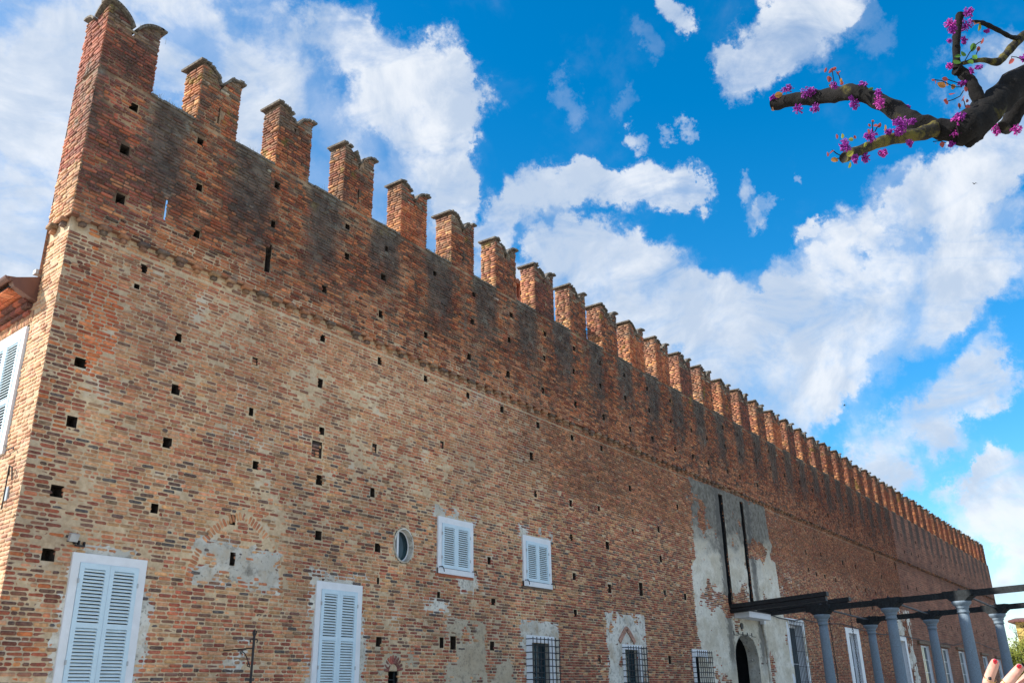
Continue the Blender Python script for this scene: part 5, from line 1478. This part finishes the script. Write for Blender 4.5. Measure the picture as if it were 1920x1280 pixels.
# blossom: clusters of little pea-shaped flowers sitting straight on the wood
def cluster(x, y, r, d):
    c_ = cp(x, y, d - .022); rr = .76 * r / 3.764 / F_PX * d
    m_ = MB(); n_ = int(22 + r * 1.3); el = Vector(rng.uniform(.7, 1.25, 3))
    for i in range(n_):
        v = Vector(rng.normal(0, 1, 3)).normalized() * (rng.random() ** .6) * rr * 1.05
        v = Vector((v.x * el.x, v.y * el.y, v.z * el.z))
        p = c_ + v; dr = (v.normalized() + Vector(rng.normal(0, .5, 3))).normalized()
        L_ = rng.uniform(.0045, .0085); w__ = rng.uniform(.0015, .0030)
        s1 = dr.orthogonal().normalized(); s2 = dr.cross(s1)
        m_.add([p - dr * L_, p + s1 * w__, p + s2 * w__, p - s1 * w__, p - s2 * w__, p + dr * L_ * .6], [(0,1,2),(0,2,3),(0,3,4),(0,4,1),(5,2,1),(5,3,2),(5,4,3),(5,1,4)])
        if rng.random() < .35: m_.tube([p - dr * L_, c_ + v * .3], .0006, 3, cap=False)
    TP(tag(m_.build('flower_cluster', M_FLW[int(rng.random() < .35)]), kind=None))
def bd(x, y):   # distance of the bough nearest to a place
    ref = [(112,735,2.95),(400,690,2.85),(680,650,2.72),(950,762,2.62),(1250,900,2.52),(1500,900,2.5),(610,1115,2.3),(800,1030,2.37),(950,980,2.42),(1405,300,2.62),(1398,488,2.6),(1740,905,2.68),(1882,420,2.7),(1560,170,2.66),(1545,660,2.56)]
    return min(ref, key=lambda q: (q[0] - x) ** 2 + (q[1] - y) ** 2)[2]
for x, y, r in [(210,630,48),(120,690,40),(360,650,60),(290,770,42),(410,762,42),(545,600,40),(740,605,42),(855,655,38),(865,725,58),(685,738,52),(660,690,20),(1050,762,36),(1010,880,75),(1000,930,50),(920,930,36),(1090,860,32),(1155,950,32),(800,960,48),(620,1030,68),(690,1120,42),(760,1110,46),(885,1080,46),(1075,1010,36),(1410,870,78),(1430,830,50),(1400,930,55),(1370,1015,40),(1360,170,46),(1375,210,40),(1490,90,46),(1470,180,58),(1355,290,22),(1460,285,38),(1355,465,32),(1445,590,36),(1510,500,32),(1565,475,26),(1660,890,46),(1690,930,38),(1825,915,46),(1620,220,26),(1878,410,34),(1730,780,28)]:
    cluster(x, y, r, bd(x, y))
def leaf(x, y, kind, size=26):
    d = bd(x, y) - .05; p = cp(x, y, d); s = size * 1.25 / 3.764 / F_PX * d
    n_ = (Vector(rng.normal(0, .6, 3)) - AF).normalized(); t_ = Vector(rng.normal(0, 1, 3)); t_ = (t_ - n_ * t_.dot(n_)).normalized(); b_ = n_.cross(t_)
    prof_ = [(-1.0, 0), (-.75, .55), (-.2, .85), (.35, .72), (.8, .35), (1.05, 0), (.8, -.35), (.35, -.72), (-.2, -.85), (-.75, -.55)]
    k = rng.uniform(.6, 1)
    vs = [p + t_ * u * s * .8 + b_ * v * s * .8 * k + n_ * (abs(v) * s * .22) for u, v in prof_] + [p + t_ * u * s * .8 - n_ * .03 * s for u in (-.9, 0, .9)]
    fs = [(10, 0, 1), (10, 1, 2), (10, 2, 11), (11, 2, 3), (11, 3, 4), (11, 4, 12), (12, 4, 5), (12, 5, 6), (12, 6, 11), (11, 6, 7), (11, 7, 8), (11, 8, 10), (10, 8, 9), (10, 9, 0)]
    TP(MB().add(vs, fs).build('leaf', M_LEAF[kind]))
for x, y, k, s in [(480,495,'r',18),(518,500,'r',22),(540,487,'r',20),(562,517,'r',22),(578,510,'r',16),(505,560,'r',26),(590,570,'o',24),(595,590,'r',22),(525,612,'o',24),(1520,335,'g',30),(1585,290,'r',22),(1560,345,'r',20),(1535,405,'g',30),(1505,440,'g',24),(1410,435,'g',30),(1415,398,'g',22),(1455,380,'g',24),(1565,195,'y',26),(1550,170,'o',22),(1528,160,'r',20),(1300,600,'o',32),(1335,588,'o',26),(1325,560,'r',22),(1255,580,'r',16),(1240,565,'r',12),(1380,612,'o',24),(1375,660,'r',26),(1330,722,'r',22),(1326,705,'r',14),(1450,695,'r',26),(1425,745,'r',18),(1485,760,'r',22),(1480,712,'r',14),(1795,435,'r',24),(655,1085,'y',26),(650,1165,'y',24),(545,1130,'o',26),(525,1075,'r',20),(495,1090,'r',18),(560,965,'r',18),(690,968,'r',14),(600,960,'y',20),(660,985,'y',20),(1305,1022,'r',24),(1255,1012,'r',14),(150,670,'o',28),(785,930,'r',20),(862,885,'r',18),(835,888,'r',16),(790,885,'r',14),(760,1022,'y',22),(800,630,'g',20),(815,855,'r',12),(900,905,'o',24),(1470,630,'r',20)]:
    leaf(x, y, k, s)
for pl in [[(545,600),(535,545),(530,505)],[(585,570),(578,535),(560,515)],[(1465,430),(1500,370),(1550,310),(1580,292)],[(1430,590),(1380,575),(1340,560)],[(1445,615),(1390,615),(1300,570),(1250,565)],[(1455,640),(1430,680),(1380,705),(1330,718)],[(1470,760),(1460,720),(1450,695)],[(600,1105),(560,1085),(535,1065),(525,1060)],[(600,1115),(560,1120)],[(815,930),(812,890),(815,858)],[(830,930),(845,900),(862,888)],[(1880,425),(1830,405),(1795,400),(1795,430)],[(1330,1010),(1290,995),(1240,1000)],[(1430,770),(1425,745),(1425,730)],[(1460,440),(1540,400),(1560,345)]]:
    d = bd(*pl[0]) - .03
    TP(MB().tube([cp(x, y, d) for x, y in pl], .0014, 5).build('twig', M_BARK))

# ================================================================== raised hand at the lower right corner
HD = 1.62
def hp(px, py, dz=0.0): return at(px, py, HD + dz)
hv = []; he = []; hr_ = []
def addv(p, r, prev=None):
    hv.append(p); hr_.append(r); i = len(hv) - 1
    if prev is not None: he.append((prev, i))
    return i
root = addv(hp(1884, 1340), .026)
p2 = addv(hp(1876, 1305), .029, root)
w1 = addv(hp(1893, 1400), .021, root); w2 = addv(hp(1897, 1440), .020, w1)
f1_ = addv(hp(1890, 1560, .02), .031, w2); f2_ = addv(hp(1880, 1700, .05), .037, f1_)
tips = []
def finger(pts_, rad, start):
    pv_ = start
    for (x, y, z), r in zip(pts_, rad): pv_ = addv(hp(x, y, z), r, pv_)
    tips.append((pts_[-1], pts_[-2]))
# thumb side: short, spread, nearly upright
finger([(1862, 1300, -.01), (1851, 1284, -.02), (1855, 1268, -.025), (1862, 1250, -.03), (1868, 1236, -.035)], [.014, .0105, .0092, .0088, .0072], p2)
finger([(1882, 1290, 0), (1890, 1277, -.005), (1902, 1263, -.01), (1912, 1251, -.012), (1917, 1246, -.014)], [.012, .0098, .0088, .0082, .0066], p2)
kx = addv(hp(1900, 1315), .022, p2)
finger([(1903, 1298, .006), (1912, 1285, .002), (1924, 1271, .0), (1935, 1259, -.002), (1941, 1253, -.003)], [.011, .0094, .0085, .008, .0065], kx)
k2 = addv(hp(1914, 1332, .004), .016, kx)
finger([(1922, 1312, .012), (1933, 1299, .010), (1944, 1286, .008), (1954, 1276, .006)], [.0105, .009, .0082, .0065], k2)
finger([(1932, 1333, .018), (1944, 1322, .018), (1955, 1312, .016), (1963, 1305, .014)], [.0095, .0082, .0074, .006], k2)
me = bpy.data.meshes.new('person'); me.from_pydata([tuple(v) for v in hv], he, []); me.update()
mt, nt = new_mat('skin'); P = geo_pos(nt)
n_ = nt.noise(P, 40, 4, .6)
b = finish(nt, nt.mix(nt.ss(nt.noise(P, 30, 4, .6), .35, .65), (.55, .26, .20), (.68, .40, .32)), .5, nt.noise(P, 260, 3, .6), .12, .001)
b.inputs['Subsurface Weight'].default_value = .12; b.inputs['Subsurface Radius'].default_value = (.01, .004, .002); b.inputs['Subsurface Scale'].default_value = .3
M_SKIN = mt
hand = link('person', me, mt)
sk = hand.modifiers.new('skin', 'SKIN'); sk.use_smooth_shade = True; sk.branch_smoothing = .6
if not me.skin_vertices: raise RuntimeError('no skin layer')
for i, r in enumerate(hr_):
    sv = me.skin_vertices[0].data[i]; sv.radius = (r, r * (.62 if i in (0, 1) else 1)); sv.use_root = (i == 0)
sb = hand.modifiers.new('subsurf', 'SUBSURF'); sb.levels = 2; sb.render_levels = 2
tag(hand, 'raised hand with red nails and a thin gold ring in the lower right corner', 'person')
M_NAIL = simple_mat('red_nail_varnish', (.70, .008, .03), .15, 40, .02, .0, spec=.8)
M_GOLD = simple_mat('gold', (.75, .5, .15), .25, 40, .05, .0, metal=1.0)
def nail(px, py, ang, sz=.0052, dz=-.042):
    c_ = hp(px, py, dz); ux = (AX * math.cos(ang) - AD * math.sin(ang)); uy = (AX * math.sin(ang) + AD * math.cos(ang))
    vs = [c_ - AF * .0018]; n = 14
    for k in range(n):
        a = 2 * math.pi * k / n; vs.append(c_ + ux * sz * .85 * math.cos(a) + uy * sz * 1.15 * math.sin(a))
    for k in range(n):
        a = 2 * math.pi * k / n; vs.append(c_ + AF * .004 + ux * sz * .85 * math.cos(a) + uy * sz * 1.15 * math.sin(a))
    o = MB().add(vs, [(0, 1 + k, 1 + (k + 1) % n) for k in range(n)] + [(1 + k, 1 + (k + 1) % n, 1 + n + (k + 1) % n, 1 + n + k) for k in range(n)]).build('nail', M_NAIL, smooth=True); o.parent = hand
def ring_obj(a_, b_, r, name='ring', mat=M_GOLD, th=.0012):
    c_ = (a_ + b_) / 2; t = (b_ - a_).normalized(); u = t.orthogonal().normalized(); w = t.cross(u)
    o = MB().tube([c_ + (u * math.cos(k * .3491) + w * math.sin(k * .3491)) * r for k in range(19)], th, 6, cap=False).build(name, mat, smooth=True); o.parent = hand
nail(1867, 1240, R(-15), .0036, -.041); nail(1912, 1249, R(-45), .0036, -.022)
ring_obj(hp(1856, 1273, -.028), hp(1857, 1270, -.029), .0098, th=.0006)
o = MB().lathe(hp(1856, 1271, -.040), [(.0005, -.003), (.0028, -.002), (.0028, .002), (.0005, .003)], 8).build('gem', M_IRON, smooth=True); o.parent = hand
ring_obj(hp(1883, 1286, -.003), hp(1892, 1275, -.006), .0108)
# sleeve below the frame
tag(MB().tube([hp(1890, 1540, .018), hp(1884, 1620, .035), hp(1878, 1720, .055)], [.042, .05, .056], 18).build('sleeve', simple_mat('dark_cloth', (.03, .035, .05), .9, 200, .2, .4), smooth=True)).parent = hand

# ================================================================== far right background
mt, nt = new_mat('ochre_render'); P = geo_pos(nt)
finish(nt, nt.mix(nt.noise(P, .7, 6, .65), (.50, .34, .10), (.62, .46, .16)), .9, nt.noise(P, 5, 4, .6), .3, .02); M_OCHRE = mt
hc = at(1903, 1166, 128)
house = thing('house', 'ochre house with a brown eave beyond the far end of the castle', 'house', (hc.x, hc.y, GROUND))
def OP(o, par=None):
    o.parent = par or house; return o
H_ = hc.z - GROUND
OP(MB().box((0, -16, 0), (14, 0, H_)).build('wall', M_OCHRE))
OP(MB().add([(-.8, -16.8, H_), (14.8, -16.8, H_), (14.8, .8, H_), (-.8, .8, H_), (7, -16.8, H_ + 1.0), (7, .8, H_ + 1.0), (-.8, -16.8, H_ + .25), (-.8, .8, H_ + .25), (14.8, -16.8, H_ + .25), (14.8, .8, H_ + .25)],
      [(0,1,2,3),(6,7,5,4),(8,4,5,9),(0,3,7,6),(1,8,9,2),(3,2,9,5,7),(0,6,4,8,1)]).build('roof', simple_mat('brown_eave', (.14, .06, .05), .8, 1, .2, .2)))
for y in (-2.2, -6, -10, -13.8):
    for z in (H_ - 2.6, H_ - 5.8):
        f = OP(MB().box((-.06, y - .65, z), (.0, y + .65, z + 1.7)).build('window', M_WHITE)); OP(MB().box((-.09, y - .5, z + .12), (-.07, y + .5, z + 1.58)).build('pane', M_GLASS), f)
OP(MB().box((-1.1, -9, H_ - 3.0), (0, -.9, H_ - 2.8)).build('balcony', M_WHITE))

mt, nt = new_mat('spring_foliage'); P = geo_pos(nt)
d_ = nt.n('ShaderNodeBsdfDiffuse'); t_ = nt.n('ShaderNodeBsdfTranslucent'); m_ = nt.n('ShaderNodeMixShader'); m_.inputs[0].default_value = .4
c = nt.mix(nt.noise(P, .9, 4, .6), (.14, .18, .03), (.32, .33, .08))
nt.link(c, d_.inputs[0]); nt.link(c, t_.inputs[0]); nt.link(d_.outputs[0], m_.inputs[1]); nt.link(t_.outputs[0], m_.inputs[2])
o = nt.n('ShaderNodeOutputMaterial'); nt.link(m_.outputs[0], o.inputs[0]); M_FOL = mt
def bg_tree(px, py_top, dist, rad, leaves, label, bare=.0):
    tp = at(px, py_top, dist); h = tp.z - GROUND
    t = thing('tree', label, 'tree', (tp.x, tp.y, GROUND), 'trees beyond the castle')
    m_ = MB(); m_.tube([(0, 0, 0), (.1, 0, h * .3), (.0, .1, h * .55)], [.22, .16, .11], 8)
    tip_ = []
    def grow(p, dr, L_, r, lv):
        q = p + dr * L_
        m_.tube([p, (p + q) / 2 + Vector(rng.normal(0, L_ * .05, 3)), q], [r, r * .8, r * .6], 5, cap=False)
        tip_.append(q)
        if lv == 0: return
        for _ in range(3 if lv > 1 else 4):
            nd = (dr + Vector(rng.normal(0, .55, 3)) + Vector((0, 0, .12))).normalized()
            grow(q, nd, L_ * rng.uniform(.6, .8), r * .6, lv - 1)
    for i in range(5):
        a = i * 1.257 + rng.random()
        grow(Vector((0, 0, h * (.25 + .06 * i))), Vector((math.cos(a) * .7, math.sin(a) * .7, .8)).normalized(), rad * .42, .09, 4)
    mz = max(q.z for q in tip_); s_ = h / mz
    m_.v = [(v[0], v[1], v[2] * s_) for v in m_.v]
    o = m_.build('trunk', M_BARK); o.parent = t; o['kind'] = 'stuff' if False else 'part'
    del o['kind']
    if leaves:
        vs, fs = [], []
        tp_ = [q for q in tip_ if q.z * s_ < h * (1 - bare)]
        for i in range(leaves):
            q = tp_[int(rng.integers(len(tp_)))]; p = Vector((q.x, q.y, q.z * s_)) + Vector(rng.normal(0, .32, 3))
            u = Vector(rng.normal(0, 1, 3)).normalized(); w = u.orthogonal().normalized(); s = rng.uniform(.07, .14); b_ = len(vs)
            vs += [tuple(p - u * s), tuple(p + w * s * .6), tuple(p + u * s), tuple(p - w * s * .6)]; fs.append((b_, b_+1, b_+2, b_+3))
        o = MB().add(vs, fs).build('crown', M_FOL); o.parent = t; o['kind'] = 'stuff'
bg_tree(1899, 1152, 104, 5.0, 5000, 'tree with a bare twiggy top just right of the castle corner', bare=.30)
bg_tree(1912, 1205, 98, 4.2, 9000, 'low bright green leafy tree in front of the ochre house')
bg_tree(1888, 1215, 112, 4.0, 6000, 'small green tree behind the last pergola column')

# ---- birds high up
def bird(px, py, dist, label, yaw):
    p = at(px, py, dist)
    t = thing('bird', label, 'bird', p, 'birds in the sky'); t.rotation_euler = (0, 0, yaw)
    b_ = MB().tube([(-.16, 0, 0), (-.08, 0, .01), (0, 0, .01), (.07, 0, .02), (.11, 0, .02)], [.008, .03, .04, .028, .006], 8).build('body', M_IRON, smooth=True); b_.parent = t
    for s in (-1, 1):
        w = MB().add([(.05, s * .02, .02), (-.05, s * .02, .02), (.02, s * .16, .08), (-.05, s * .15, .08), (-.08, s * .32, .04), (.05, s * .02, .03), (-.05, s * .02, .03), (.02, s * .16, .09), (-.05, s * .15, .09), (-.08, s * .32, .045)],
                     [(0,1,3,2),(2,3,4),(5,7,8,6),(7,9,8),(0,2,7,5),(2,4,9,7),(1,6,8,3),(3,8,9,4)]).build('wing', M_IRON); w.parent = t
    tl = MB().box((-.24, -.03, .0), (-.14, .03, .008)).build('tail', M_IRON); tl.parent = t
bird(1827, 345, 85, 'tiny dark bird alone below the redbud bough', .8)
bird(1583, 760, 85, 'tiny dark bird just above the distant merlons', 2.2)
